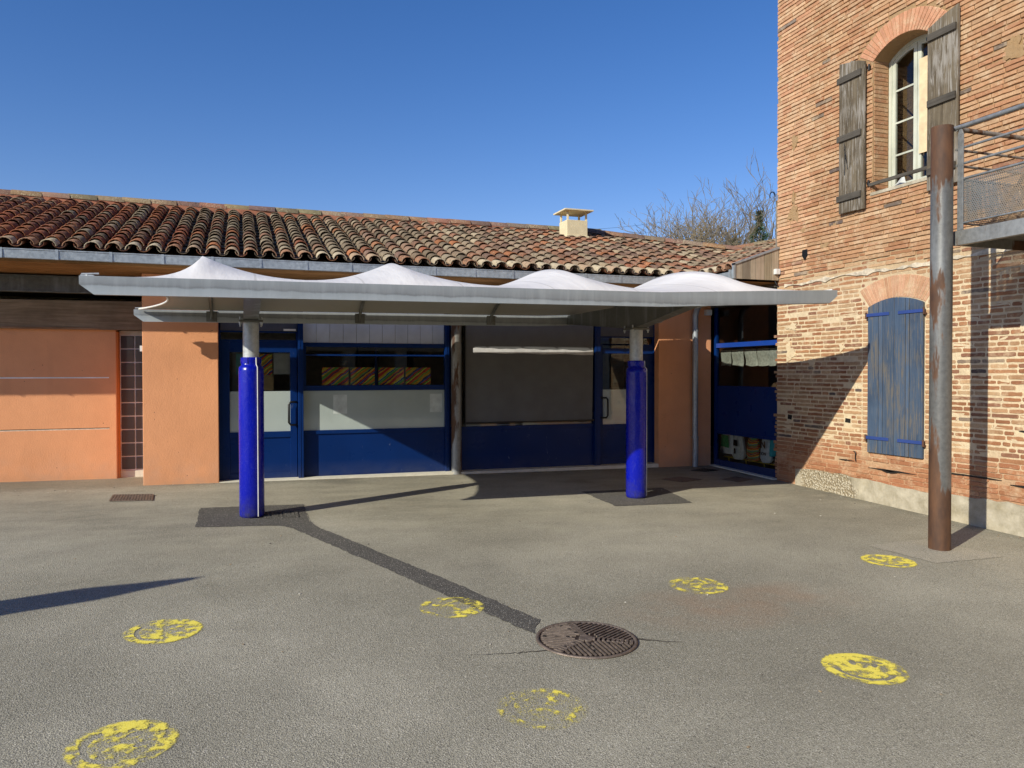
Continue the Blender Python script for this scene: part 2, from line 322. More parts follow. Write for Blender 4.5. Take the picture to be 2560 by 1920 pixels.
M['bluewood']=m_wood('faded_blue_wood',(.045,.075,.135),(.085,.125,.19),2,18,(.15,.135,.115)); M['bluemetal']=m_paint('blue_strap',(.03,.06,.22),.4)
M['membrane']=None
t=NT('membrane_fabric'); n=t.noise(1.5,5); gb=t.n('ShaderNodeNewGeometry'); ms_=t.sep(); fr_=t.math('FRACT',t.math('MULTIPLY',t.math('ADD',ms_[0],.9),.98)); sm_=t.math('MULTIPLY',t.math('LESS_THAN',fr_,.022),.7); sm_=t.math('MAXIMUM',sm_,t.math('MULTIPLY',t.ramp(t.noise(6,5,.7,co=t.map((1,.2,1))),(.55,0),(.8,.8)),t.ramp(ms_[2],(0,0),(1,0)) if False else .45)); t.P(col=t.mix(gb.outputs['Backfacing'],t.mix(t.ramp(n,(.3,0),(.7,1)),t.mix(sm_,(.84,.82,.80),(.60,.575,.54)),t.mix(sm_,(.74,.715,.69),(.55,.53,.50))),(.30,.28,.235)),rough=.55,spec=.3,nor=t.bump(t.math('ADD',t.noise(2.5,3,co=t.map((1,.25,1))),t.math('MULTIPLY',t.noise(9,3,.6,co=t.map((1,.16,.4),(0,0,.25))),.5)),.5,.03))  # underside coloured darker to paint in shade beneath the canopy
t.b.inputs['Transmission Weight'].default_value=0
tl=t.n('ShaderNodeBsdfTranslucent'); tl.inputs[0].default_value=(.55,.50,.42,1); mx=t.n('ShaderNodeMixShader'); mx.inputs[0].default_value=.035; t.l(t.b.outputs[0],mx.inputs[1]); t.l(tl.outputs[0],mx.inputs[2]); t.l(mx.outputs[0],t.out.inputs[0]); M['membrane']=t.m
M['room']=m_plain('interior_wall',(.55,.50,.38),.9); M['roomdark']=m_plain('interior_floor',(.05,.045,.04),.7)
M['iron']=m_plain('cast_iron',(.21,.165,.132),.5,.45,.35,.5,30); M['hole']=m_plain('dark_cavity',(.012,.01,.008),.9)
M['bark']=m_wood('bark',(.18,.145,.09),(.38,.31,.21),2,10); M['needle']=m_plain('needles',(.06,.11,.045),.8,0,.5,0,3); M['ivy']=m_plain('ivy_leaves',(.07,.09,.03),.7,0,.5,0,3)
M['cream']=m_plain('cream_concrete',(.72,.62,.40),.85,0,.08,.3); M['paper']=m_plain('paper',(.55,.57,.55),.8); M['paper_dim']=m_plain('grey_paper',(.40,.42,.37),.8,0,.3,.2,20)
M['winframe']=m_wood('pale_green_paint',(.50,.52,.42),(.66,.68,.58),2,14,None,.5); M['cloth']=m_plain('tan_blind',(.75,.58,.36),.8,0,.18,.5,7)
t=NT('glass_block'); s_=t.sep(); t.P(col=(.085,.078,.085),rough=.15,spec=.6,nor=t.bump(t.math('SINE',t.math('MULTIPLY',s_[0],420)),.25,.004)); M['gblock']=t.m

# ------------------------------------------------------------------ world, sun, camera
S=Vector((.8888,.4582,-.535)).normalized()
W=bpy.data.worlds.new('World'); sc.world=W; W.use_nodes=True; nt=W.node_tree
bg=nt.nodes['Background']; sky=nt.nodes.new('ShaderNodeTexSky'); sky.sky_type='NISHITA'; sky.sun_disc=False
sky.sun_elevation=math.asin(-S.z); sky.sun_rotation=math.atan2(-S.x,-S.y); sky.altitude=200; sky.air_density=1.0; sky.dust_density=.1; sky.ozone_density=3.0
hs=nt.nodes.new('ShaderNodeHueSaturation'); hs.inputs['Saturation'].default_value=1.35; hs.inputs['Value'].default_value=1.30
gm=nt.nodes.new('ShaderNodeMix'); gm.data_type='RGBA'; gm.blend_type='MULTIPLY'; gm.inputs[0].default_value=1; gm.inputs[7].default_value=(1.17,.985,1.03,1); nt.links.new(sky.outputs[0],gm.inputs[6]); nt.links.new(gm.outputs[2],hs.inputs['Color']); nt.links.new(hs.outputs[0],bg.inputs[0]); bg.inputs[1].default_value=.10
ld=bpy.data.lights.new('sun','SUN'); ld.energy=5.0; ld.angle=rad(.5); ld.color=(1,.945,.80)
lo=bpy.data.objects.new('sun',ld); COL.objects.link(lo); lo.rotation_euler=S.to_track_quat('-Z','Y').to_euler(); lo.location=(-10,-8,12)
cd=bpy.data.cameras.new('camera'); cam=bpy.data.objects.new('camera',cd); COL.objects.link(cam); sc.camera=cam
cd.sensor_width=36; cd.lens=36*1922/2560; cd.clip_end=2000; cd.clip_start=.05
cam.location=(0,0,1.6); th=.3383; pitch=math.atan((960-931.26)/1922)
fwd=Vector((math.sin(th)*math.cos(pitch),math.cos(th)*math.cos(pitch),-math.sin(pitch)))
q=fwd.to_track_quat('-Z','Y'); cam.rotation_mode='QUATERNION'; cam.rotation_quaternion=q@Matrix.Rotation(-.0015,3,'Z').to_quaternion()
sc.view_settings.view_transform='Standard'; sc.view_settings.look='None'; sc.view_settings.exposure=0
sc.render.engine='CYCLES'; sc.cycles.caustics_reflective=False; sc.cycles.caustics_refractive=False; sc.cycles.max_bounces=8; sc.cycles.transparent_max_bounces=12; sc.cycles.sample_clamp_indirect=4

# ------------------------------------------------------------------ ground
m=MB(); Lg=400
def gp(u,v,dz=0): return (u,v,G(u,v)+dz)
xs=[-Lg,-30,-6,0,6,12,30,Lg]; ys=[-Lg,-30,-6,0,4,8,12,20,40,Lg]
def Gc(u,v): return G(max(-12,min(14,u)),max(-10,min(22,v)))
n=[]
for y in ys:
    for x in xs: n.append((x,y,Gc(x,y)))
m.add(n,[(j*8+i,j*8+i+1,(j+1)*8+i+1,(j+1)*8+i) for j in range(len(ys)-1) for i in range(7)])
tag(m.build('ground',M['asphalt']),'grey worn asphalt yard sloping gently',None,None,'structure')
def sheet(name,pts,mat,dz,label=None,jit=0.0):
    """a flat patch following the slope, its edge slightly ragged"""
    out=[]; N=len(pts)
    for i in range(N):
        a=Vector(pts[i]); b=Vector(pts[(i+1)%N]); k=max(1,int((b-a).length/.06)) if jit else 1
        for j in range(k):
            p=a.lerp(b,j/k); p=(p.x+R.uniform(-jit,jit),p.y+R.uniform(-jit,jit)); out.append(gp(p[0],p[1],dz))
    mm=MB(); mm.add(out,[tuple(range(len(out)))])
    o=mm.build(name,mat); tag(o,label,None,None,'structure')
    if o.data.polygons and o.data.polygons[0].normal.z<0: o.data.flip_normals()
    return o
sheet('asphalt_patch',[(-.478,9.978),(.722,9.911),(.71,9.256),(.713,8.85),(.80,8.45),(.983,7.963),(1.627,6.141),(1.98,5.05),(1.84,4.80),(1.75,5.05),(1.262,6.44),(.804,7.709),(.629,8.206),(.50,8.55),(.38,8.72),(-.478,8.87)],M['patch'],.004,'dark trench repair strip',.011)
sheet('asphalt_patch',[(4.517,9.903),(5.829,9.912),(5.588,8.736),(4.491,8.779)],M['patch'],.004,None,.011)
sheet('concrete_patch',[(6.031,6.187),(6.873,6.253),(6.992,5.446),(6.115,5.445)],M['patch_pale'],.004,None,.012)
# pale crumbled rim of the trench repair
def rim(pts,w,name):
    out=[];P=[Vector(p) for p in pts]
    m=MB(); ctr=[]
    for i in range(len(P)-1):
        k=max(1,int((P[i+1]-P[i]).length/.05))
        for j in range(k): ctr.append(P[i].lerp(P[i+1],j/k)+Vector((R.uniform(-.008,.008),R.uniform(-.008,.008))))
    A_=[];B_=[]
    for i in range(len(ctr)):
        d=(ctr[min(i+1,len(ctr)-1)]-ctr[max(i-1,0)]).normalized(); nn=Vector((-d.y,d.x)); ww=w*R.uniform(.1,1.3); A_.append(gp(*(ctr[i]+nn*ww),.006)); B_.append(gp(*(ctr[i]-nn*ww*.6),.006))
    n=len(ctr); m.add(A_+B_,[(i,i+1,n+i+1,n+i) for i in range(n-1)]); tag(m.build(name,M['patch_pale']),None,None,None,'structure')
rim([(.713,9.2),(.713,8.85),(.80,8.45),(.983,7.963),(1.627,6.141),(1.98,5.05)],.007,'ground_seam')
# cracks in the asphalt
m=MB()
def crack(pts,w):
    out=[]; 
    P=[Vector(p) for p in pts]; ctr=[]
    for i in range(len(P)-1):
        for j in range(8): ctr.append(P[i].lerp(P[i+1],j/8)+Vector((R.uniform(-.008,.008),R.uniform(-.008,.008))))
    ctr.append(P[-1]); L=[];Rr=[]
    for i,c in enumerate(ctr):
        d=(ctr[min(i+1,len(ctr)-1)]-ctr[max(i-1,0)]).normalized(); nn=Vector((-d.y,d.x)); ww=w*(1-i/(len(ctr)-1))*R.uniform(.5,1.2)
        L.append(gp(*(c+nn*ww),.003)); Rr.append(gp(*(c-nn*ww),.003))
    k=len(L); m.add(L+Rr,[(i,i+1,k+i+1,k+i) for i in range(k-1)])
crack([(1.83,4.50),(1.6,4.52),(1.28,4.58)],.010); crack([(2.46,4.52),(2.62,4.42),(2.75,4.36)],.012)
tag(m.build('ground_cracks',m_plain('crack_dirt',(.07,.06,.048),.95)),None,None,None,'structure')

# ------------------------------------------------------------------ brick building
UW=8.05
bb=empty('brick_building',(UW+2.5,6,G(UW,6)),'tall old brick building with wooden shutters on the right of the yard','building')
VC=10.15; VN=-2.0; ZT=9.6
wn=dict(v0=7.28,v1=8.20,z0=4.02,zs=5.78,rise=.17)   # upper window opening
def arch_z(v,v0,v1,zs,rise):
    c=(v0+v1)/2; h=(v1-v0)/2; rr=(h*h+rise*rise)/(2*rise); return zs+rise-rr+math.sqrt(max(0,rr*rr-(v-c)**2))
m=MB()
zb=-.6
m.box(UW,UW+.9,VN,wn['v0'],zb,ZT); m.box(UW,UW+.9,wn['v1'],VC,zb,ZT); m.box(UW,UW+.9,wn['v0'],wn['v1'],zb,wn['z0'])
N=16; top=[(wn['v0']+(wn['v1']-wn['v0'])*i/N) for i in range(N+1)]
poly=[(UW,v,arch_z(v,wn['v0'],wn['v1'],wn['zs'],wn['rise'])) for v in top]+[(UW,wn['v1'],ZT),(UW,wn['v0'],ZT)]
m.prism(poly,(.9,0,0))
m.box(UW+.9,UW+6,VC-.5,VC,zb,ZT); m.box(UW+5.4,UW+6,VN,VC-.5,zb,ZT); m.box(UW+.9,UW+5.4,VN,VN+.4,zb,ZT); m.box(UW+.9,UW+5.4,VN+.4,VC-.5,ZT-.2,ZT)
wall=m.build('wall',M['mortar'],bb)

# individual bricks
bm=MB()
def brick(poly2, proud, O=(UW,0,0), A=(0,1,0), B=(0,0,1), Nn=(-1,0,0), col=(.5,.22,.1)):
    """poly2: outline in (a,b); raised by proud, with soft edge"""
    O,A,B,Nn=map(Vector,(O,A,B,Nn)); n=len(poly2); cx=sum(p[0] for p in poly2)/n; cy=sum(p[1] for p in poly2)/n
    bm.cur=(*col,1); vs=[]
    for sc_,d in ((1.0,-.006),(1.0,proud*.55),(None,proud)):
        for a,b in poly2:
            if sc_ is None:
                da,db=cx-a,cy-b; l=math.hypot(da,db) or 1; k=min(.006,l*.3); a2,b2=a+da/l*k*1.4,b+db/l*k*.7
            else: a2,b2=a,b
            vs.append(O+A*a2+B*b2+Nn*(d+(R.uniform(-.0012,.0012) if sc_ is None else 0)))
    fs=[]
    for r in (0,1):
        for i in range(n): j=(i+1)%n; fs.append((r*n+i,r*n+j,(r+1)*n+j,(r+1)*n+i))
    fs.append(tuple(range(2*n,3*n))); bm.add(vs,fs)
def outline(a0,a1,b0,b1,j,corner=.006,n=4):
    def e(p,q,k): return [(p[0]+(q[0]-p[0])*i/k+R.uniform(-j,j)*.4*(1 if abs(q[0]-p[0])<abs(q[1]-p[1]) else .5),p[1]+(q[1]-p[1])*i/k+R.uniform(-j,j)*(1 if i else .5)) for i in range(k)]
    c=min(corner,(b1-b0)*.35,(a1-a0)*.3); k=max(2,int((a1-a0)/.06))
    P=[(a0+c,b0),(a1-c,b0),(a1,b0+c),(a1,b1-c),(a1-c,b1),(a0+c,b1),(a0,b1-c),(a0,b0+c)]
    r=[]
    for i in range(8): r+=e(P[i],P[(i+1)%8],k if i in (0,4) else 1)
    return r
UP=[(.55,.315,.175),(.52,.295,.16),(.58,.37,.215),(.54,.335,.19),(.49,.255,.14)]
LO=[(.40,.185,.095),(.45,.23,.12),(.35,.16,.085),(.49,.295,.165),(.42,.21,.11),(.32,.16,.10)]
GR=[(.20,.16,.13),(.26,.20,.15),(.14,.11,.10)]
holes=[(9.78,9.91,.85,.95),(8.57,8.70,.87,.96)]
blobs=[(9.68,9.86,3.93,4.12),(9.70,9.80,5.06,5.22),(6.1,6.28,5.05,5.25),(9.74,9.80,4.2,4.35)]
sh=dict(v0=7.345,v1=8.235,z0=.515,zs=2.48,rise=.095)
def ptblock(a,zc,hz,h2):
    if wn['v0']-.004<a<wn['v1']+.004 and hz+h2>wn['z0']-.005 and zc<wn['zs']: return True
    for q,t_,fan in ((wn,.27,1.12),(sh,.285,1.12)):
        c=(q['v0']+q['v1'])/2; h=(q['v1']-q['v0'])/2; rr=(h*h+q['rise']**2)/(2*q['rise']); zc0=q['zs']+q['rise']-rr
        for zz in (hz,hz+h2):
            d=math.hypot(a-c,zz-zc0); ang=abs(math.atan2(a-c,zz-zc0)); am=math.asin(h/rr)*1.02
            k=max(0,min(1,(d-rr)/t_)); lim=am*(1+(fan-1)*k)+.012/d*1.0
            if rr-.3<d<rr+t_+.008 and ang<lim: return True
            if d<rr and zz>=q['zs']-.02 and q['v0']<a<q['v1']: return True
    if sh['v0']-.003<a<sh['v1']+.003 and hz+h2>sh['z0'] and zc<sh['zs']+.04: return True
    for H_ in holes:
        if H_[0]<a<H_[1] and hz+h2>H_[2] and hz<H_[3]: return True
    for H_ in blobs:
        if H_[0]<a<H_[1] and H_[2]<zc<H_[3]: return True
    return False
def free_runs(a0,a1,z0,hgt):
    if 2.925<z0+hgt/2<2.98 and a1<9.95: return []
    zc=z0+hgt/2; n_=max(4,int((a1-a0)/.012)); runs=[]; st=None
    for i in range(n_+1):
        a=a0+(a1-a0)*i/n_; b=ptblock(a,zc,z0,hgt)
        if not b and st is None: st=a
        if b and st is not None:
            runs.append((st,a-(a1-a0)/n_)); st=None
    if st is not None: runs.append((st,a1))
    return [r for r in runs if r[1]-r[0]>.035]
zc_top=8.3; z=-.2; row=0
while z<zc_top:
    upper=z>2.97; redlow=z<.55
    ch=.058 if upper else (.0625 if not redlow else .06)
    a=VC-(R.uniform(.0,.1)); first=True
    wav=R.uniform(-.004,.004)
    while a>2.9:
        upper=z>3.25 or (z>2.97 and R.random()<.25+(z-2.97)*2.6)
        if upper: L=R.choice((.36,.34,.26,.38,.18,.3))*R.uniform(.9,1.05)
        elif redlow: L=R.uniform(.24,.42)
        else: L=R.choice((.27,.33,.12,.20,.15,.36,.24))*R.uniform(.85,1.15)
        # neat jamb stacks beside openings
        a1=a; a0=a-L
        for q_ in ((sh['v1'],sh['v1']+.135),(sh['v0']-.13,sh['v0'])):
            if not upper and sh['z0']-.1<z<sh['zs']+.05:
                if a1>q_[1]+.03>a0: a0=q_[1]; break
                if abs(a1-q_[1])<.035 or (a1<=q_[1]+.001 and a1>q_[0]+.01): a0=q_[0]; break
        for q_ in ((wn['v1'],),(wn['v0'],)):
            if wn['z0']<z<wn['zs'] and a1>q_[0]+.02>a0: a0=q_[0]
        if sh['v0']+.01<a1<=sh['v1']+.001 and sh['z0']<z<sh['zs']: a0=max(a0,sh['v0'])
        jx=.006 if upper else .009
        g=R.uniform(.006,.010) if upper else R.uniform(.010,.022)
        t_=(.013 if upper else (.0195 if not redlow else .011))
        hgt=ch-t_
        b0=z+wav+math.sin(a*1.3)*.003*(0 if upper else 1)+R.uniform(-.002,.002)
        jamb=(not upper) and any(abs(a1-x)<.02 or abs(a0-x)<.02 for x in (sh['v1'],sh['v0'])) and sh['z0']-.1<z<sh['zs']
        fr=free_runs(a0+g/2,a1-g/2,b0,hgt) if a0<a1-.03 and b0+hgt>G(UW,a) else []
        if fr:
            if upper:
                c=R.choice(UP); rnd=R.random()
                if z<4.3 and rnd<.12: c=R.choice(LO)
                if rnd>.993 or (z<3.9 and rnd>.975): c=R.choice(GR)
                if a>9.6: c=tuple(min(1,x*1.12+.03) for x in c)
                pr=R.uniform(.011,.022); jj=.0028
            elif jamb: c=R.choice(UP); pr=.006; jj=.0012
            else:
                c=R.choice(LO); rnd=R.random(); pr=R.uniform(.0,.007) if not redlow else R.uniform(.002,.014); jj=.0042
                if rnd>.968: c=R.choice(GR)
                elif rnd>.80: c=(.58,.38,.22)
                if redlow: c=R.choice([(.47,.22,.115),(.52,.27,.15),(.43,.19,.10)]); jj=.003
                hgt*=R.uniform(.86,1.04)
            v_=R.uniform(.88,1.12); c=tuple(x*v_ for x in c)
            if not(not upper and not jamb and R.random()<.035):
                [brick(outline(r0,r1,b0,b0+hgt,jj,.004 if upper else .010),pr,col=c) for r0,r1 in fr]
                if first and R.random()<.9: # end face round the corner and ragged arris
                    w_=R.uniform(.0,.014 if z>2.2 else (.085 if R.random()<.4 else .045))
                    bm.box(UW-pr*.5,UW+.18,a1-.05,VC+w_,b0,b0+hgt)
        first=False
        a=a0
    z+=ch; row+=1
# voussoirs
def voussoirs(q,n,th_,proud,cols):
    c=(q['v0']+q['v1'])/2; h=(q['v1']-q['v0'])/2; rr=(h*h+q['rise']**2)/(2*q['rise']); zc=q['zs']+q['rise']-rr; am=math.asin(h/rr)*1.02
    # fan opens wider than the true radius, as a flat arch does
    for i in range(n):
        t0=-am+2*am*(i+.08)/n; t1=-am+2*am*(i+.92)/n; k=1.0
        P=[]
        for (t_,r_) in ((t0,rr),(t1,rr),(t1,rr+th_),(t0,rr+th_)):
            a_=t_ if r_==rr else t_*1.12
            P.append((c+math.sin(a_)*r_+R.uniform(-.001,.001),zc+math.cos(a_)*r_+(R.uniform(-.004,.004) if r_>rr else 0)))
        v_=R.uniform(.9,1.1); brick(P,proud,col=tuple(x*v_ for x in R.choice(cols)))
voussoirs(wn,23,.27,.008,[(.64,.33,.20),(.60,.30,.175)]); voussoirs(sh,21,.285,.006,[(.66,.38,.24),(.62,.35,.21)])
# reveal of the upper window
z=wn['z0']
while z<wn['zs']-.02:
    brick(outline(0.012,.25,z,z+.048,.002,.004),.006,O=(UW,wn['v1'],0),A=(1,0,0),Nn=(0,-1,0),col=R.choice(UP))
    z+=.058
bm.build('brickwork',M['brick'],bb)
m=MB()
def blob(v,zz,rv,rz,p=.016,n=26):
    m=MB()
    o=[]; ph=R.uniform(0,6)
    for i in range(n):
        w=2*math.pi*i/n; k=1+.28*math.sin(3*w+ph)+.18*math.sin(7*w+2*ph)+R.uniform(-.12,.12); o.append((UW-p,v+rv*k*math.cos(w),zz+rz*k*math.sin(w)))
    m.prism(o,(p,0,0)); m.build('mortar_patch',M['mortar'],bb)
blob(9.77,4.03,.12,.11); blob(9.745,5.14,.07,.10); blob(6.19,5.15,.11,.12); blob(9.77,4.28,.03,.09); blob(9.55,3.75,.05,.03); blob(9.1,3.45,.10,.035); blob(8.9,3.7,.06,.03); blob(6.0,2.2,.10,.14,.014); blob(9.35,1.75,.07,.06,.012); blob(9.85,1.9,.09,.14,.012); blob(8.75,1.95,.05,.05,.012); blob(9.8,2.3,.11,.05,.012); blob(6.2,3.1,.08,.08)
# pale lime band
m=MB(); n_=70; top=[];bot=[]
for i in range(n_+1):
    v=9.97-(9.97-3)*i/n_; cz=2.955+.012*math.sin(v*3.1); wd=max(.004,.018+.012*math.sin(v*7)+.008*math.sin(v*23)+R.uniform(-.012,.012)); cz+=.008*math.sin(v*11); top.append((UW-.018,v,cz+wd)); bot.append((UW-.018,v,cz-wd))
for i in range(n_): m.prism([bot[i],bot[i+1],top[i+1],top[i]],(.018,0,0))
m.build('lime_band',m_plain('lime_wash',(.58,.50,.38),.9,0,.4,1,14),bb)
# plinth
m=MB(); n_=60
tp=[]; 
for i in range(n_+1):
    v=9.69-(9.69-2)*i/n_; tp.append((v,.125+.02*math.sin(v*2.3)+R.uniform(-.012,.012)))
for i in range(n_):
    (v0,z0),(v1,z1)=tp[i],tp[i+1]; m.prism([(UW-.03,v0,-.5),(UW-.03,v1,-.5),(UW-.022,v1,z1),(UW-.022,v0,z0)],(.03,0,0))
m.build('plinth',M['plinth'],bb)
m=MB()
for h in holes: m=MB(); m.prism([(UW-.0012,h[0]+.012+R.uniform(0,.02),h[2]+.012),(UW-.0012,h[1]-.012,h[2]+.02),(UW-.0012,h[1]-.02,h[3]-.01),(UW-.0012,h[0]+.012,h[3]-.018)],(.003,0,0)); m.build('wall_cavity',M['hole'],bb)
def slot(v0,v1,z,hh):
    m=MB(); n_=12; top=[(UW-.0165,v0+(v1-v0)*i/n_,z+(hh*.5+R.uniform(-.002,.004))*math.sin(math.pi*(i+.3)/(n_+.6))) for i in range(n_+1)]; bot=[(UW-.0165,v0+(v1-v0)*i/n_,z-(hh*.5+R.uniform(-.002,.006))*math.sin(math.pi*(i+.3)/(n_+.6))) for i in range(n_+1)]
    m.prism(bot+top[::-1],(.016,0,0)); m.build('open_joint',M['hole'],bb)
slot(7.45,8.25,.30,.022); slot(7.75,8.0,.285,.035); slot(6.3,7.15,.38,.018); slot(5.4,6.2,.345,.035); slot(8.5,8.8,.36,.012); slot(5.5,6.1,.95,.05)
m=MB(); m.tube([(UW-.03,8.49,.50),(UW-.035,8.45,.49),(UW-.02,8.47,.42),(UW-.02,8.46,.36)],.008,5); m.build('bent_wire',M['black'],bb)
# iron anchor plate and rings
m=MB(); m.prism([(UW-.028,9.5+a,3.377+b) for a,b in ((-.055,.07),(.055,.07),(.06,-.02),(.0,-.095),(-.06,-.02))],(.016,0,0)); m.build('anchor_plate',M['black'],bb,.004)
# upper window
xf=UW+.262
wf=empty('window',(xf,7.74,4.02),None,None); wf.parent=bb; wf.location=Vector((xf,7.74,4.02))-wloc(bb)
def framed_arch(v0,v1,z0,zs,rise,w,x,d,mb,full=wn):
    n=14; outer=[(v0,z0)]+[(v0+(v1-v0)*i/n,arch_z(v0+(v1-v0)*i/n,full['v0'],full['v1'],full['zs'],full['rise'])) for i in range(n+1)]+[(v1,z0)]
    inner=[(v0+w,z0+w)]+[(v0+w+(v1-v0-2*w)*i/n,arch_z(v0+w+(v1-v0-2*w)*i/n,full['v0'],full['v1'],full['zs'],full['rise'])-w) for i in range(n+1)]+[(v1-w,z0+w)]
    k=len(outer)
    for i in range(k):
        j=(i+1)%k; mb.prism([(x,*outer[i]),(x,*outer[j]),(x,*inner[j]),(x,*inner[i])],(d,0,0))
m=MB(); framed_arch(wn['v0']+.004,wn['v1']-.004,wn['z0'],wn['zs'],wn['rise'],.05,xf,.06,m)
o=m.build('frame',M['winframe'],wf)
for s0,s1 in ((wn['v0']+.05,7.735),(7.745,wn['v1']-.05)):
    m=MB(); 
    full=dict(wn); full['zs']=wn['zs']-.05
    framed_arch(s0,s1,wn['z0']+.05,0,0,.055,xf+.012,.035,m,full)
    for zz in (4.50,4.93,5.36): m.box(xf+.018,xf+.04,s0+.05,s1-.05,zz,zz+.024)
    m.build('casement',M['winframe'],wf)
    m=MB(); n=10; P=[(xf+.03,s0+.05,wn['z0']+.1)]+[(xf+.03,s0+.05+(s1-s0-.1)*i/n,arch_z(s0+.05+(s1-s0-.1)*i/n,full['v0'],full['v1'],full['zs'],full['rise'])-.05) for i in range(n+1)]+[(xf+.03,s1-.05,wn['z0']+.1)]
    m.add(P,[tuple(range(len(P)))]); m.build('pane',M['darkglass'],wf)
m=MB(); m.grid(lambda a,b:(xf-.004+.004*math.sin(9*b*3+a*4),7.36+.335*a,4.43+1.22*b),12,24); m.build('blind',M['cloth'],wf)
m=MB(); m.box(UW-.03,UW+.32,wn['v0']-.02,wn['v1']+.02,wn['z0']-.045,wn['z0']-.003); m.build('sill',M['plinth'],wf,.004)
m=MB(); m.box(UW-.055,UW-.025,wn['v0']-.05,wn['v1']+.02,4.10,4.145); m.build('guard_rail',M['batten'],wf,.004)
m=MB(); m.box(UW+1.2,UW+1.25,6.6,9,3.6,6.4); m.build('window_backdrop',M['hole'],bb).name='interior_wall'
m=MB(); m.add([(UW+.10,7.98,4.022),(UW+.10,7.74,4.022),(UW+.16,7.84,4.19),(UW+.22,7.9,4.022),(UW+.05,7.83,4.02)],[(0,1,2),(1,3,2),(0,2,3),(0,4,2),(4,1,2)])
tag(m.build('folded_paper',M['paper']),'white folded paper standing on the sill of the upper window','paper')
# open grey shutters of the upper window
def shutter(vh,vf,z0,zh,zf,label):
    s_=empty('shutter',(UW-.06,vh,z0),None,None); s_.parent=bb; s_.location=Vector((UW-.06,vh,z0))-wloc(bb); s_['label']=label
    m=MB(); n=3; cuts=[0,.30,.53,1.0] if vf>vh else [0,.52,1.0]; n=len(cuts)-1
    for i in range(n):
        a=vh+(vf-vh)*cuts[i]; b=vh+(vf-vh)*cuts[i+1]; e=.0025 if vf>vh else -.0025
        f=lambda q:zh+(zf-zh)*math.sin((q-vh)/(vf-vh)*math.pi/2)
        jt=R.uniform(-.01,.01); v_=R.uniform(.8,1.2); m.cur=(v_,v_,v_,1)
        m.prism([(UW-.075,a+e,z0+jt),(UW-.075,b-e,z0+jt),(UW-.075,b-e,f(b)+R.uniform(-.015,.01)),(UW-.075,a+e,f(a)+R.uniform(-.015,.01))],(.03,0,0))
    m.build('plank_panel',M['greywood'],s_,.003)
    for zz in (z0+.17,(z0+zf)/2-.05,zh-.17):
        m=MB(); v_=.9; m.cur=(v_,v_,v_,1); lo,hi=min(vh,vf),max(vh,vf); m.box(UW-.105,UW-.0755,lo+.02 if vf<vh else lo+.05,hi+.015 if vf>vh else hi-.02,zz,zz+.085); m.build('batten',M['batten'],s_,.004)
    for zz in (z0+.33,zh-.1):
        m=MB(); sg=-1 if vf>vh else 1; m.tube([(UW-.03,vh+sg*.03,zz-.035),(UW-.03,vh+sg*.03,zz+.045)],.014,8); m.box(UW-.04,UW-.0,vh+sg*.03-.02,vh+sg*.03+.02,zz-.02,zz+.02); m.build('hinge',M['black'],s_)
    if vf>vh:
        m=MB(); m.tube([(UW-.12,8.6,4.78),(UW-.115,8.595,4.70),(UW-.09,8.62,4.55),(UW-.085,8.63,4.35)],.005,5); m.tube([(UW-.12,8.6,4.70),(UW-.085,8.57,4.42)],.004,5); m.build('latch_hook',M['black'],s_)
shutter(8.28,8.752,3.82,5.81,5.93,'narrow grey wooden shutter folded back left of the window'); shutter(7.272,6.84,3.835,5.81,5.93,'grey wooden shutter folded back right of the window')
# closed blue shutters
for a,b,lab in ((7.793,8.237,'left leaf'),(7.345,7.787,'right leaf')):
    s_=empty('shutter',(UW-.04,a,.515),None,None); s_.parent=bb; s_.location=Vector((UW-.04,a,.515))-wloc(bb); s_['label']='faded blue wooden shutter, '+lab
    m=MB(); cuts=[0,.42,.58,1] if lab=='left leaf' else [0,.46,.60,1]
    for i in range(3):
        p=a+(b-a)*cuts[i]+(.005 if i else 0); q_=a+(b-a)*cuts[i+1]-(.005 if i<2 else 0); v_=[.9,1.15,1.0][i]; m.cur=(v_,v_,v_,1); dx=R.uniform(0,.004)
        k=5; P=[(UW-.038-dx,p,.515)]+[(UW-.038-dx,p+(q_-p)*t/k,arch_z(p+(q_-p)*t/k,sh['v0'],sh['v1'],sh['zs'],sh['rise'])-.008) for t in range(k+1)]+[(UW-.038-dx,q_,.515)]
        m.prism(P,(.03,0,0))
    m.build('plank_panel',M['bluewood'],s_,.002)
    m=MB(); m.box(UW-.034,UW-.004,a+.004,b-.004,.52,2.45); m.build('dark_backing',M['hole'],s_)  # near-black backing added so the plank gaps read as shaded grooves
    for zz in (2.345,.692):
        m=MB(); 
        if lab=='left leaf': m.box(UW-.052,UW-.044,7.868,8.25,zz,zz+.042)
        else: m.box(UW-.052,UW-.044,7.335,7.722,zz,zz+.042)
        m.build('strap_hinge',M['bluemetal'],s_,.002)
        m=MB(); vv=8.262 if lab=='left leaf' else 7.325; m.tube([(UW-.045,vv,zz-.025),(UW-.045,vv,zz+.06)],.014,8); m.box(UW-.045,UW,vv-.012,vv+.012,zz-.03,zz-.005); m.build('hinge_pin',m_plain('rusty_iron',(.12,.06,.04),.7,.4,.3,.3,20) if 'rusty_iron' not in bpy.data.materials else bpy.data.materials['rusty_iron'],s_)
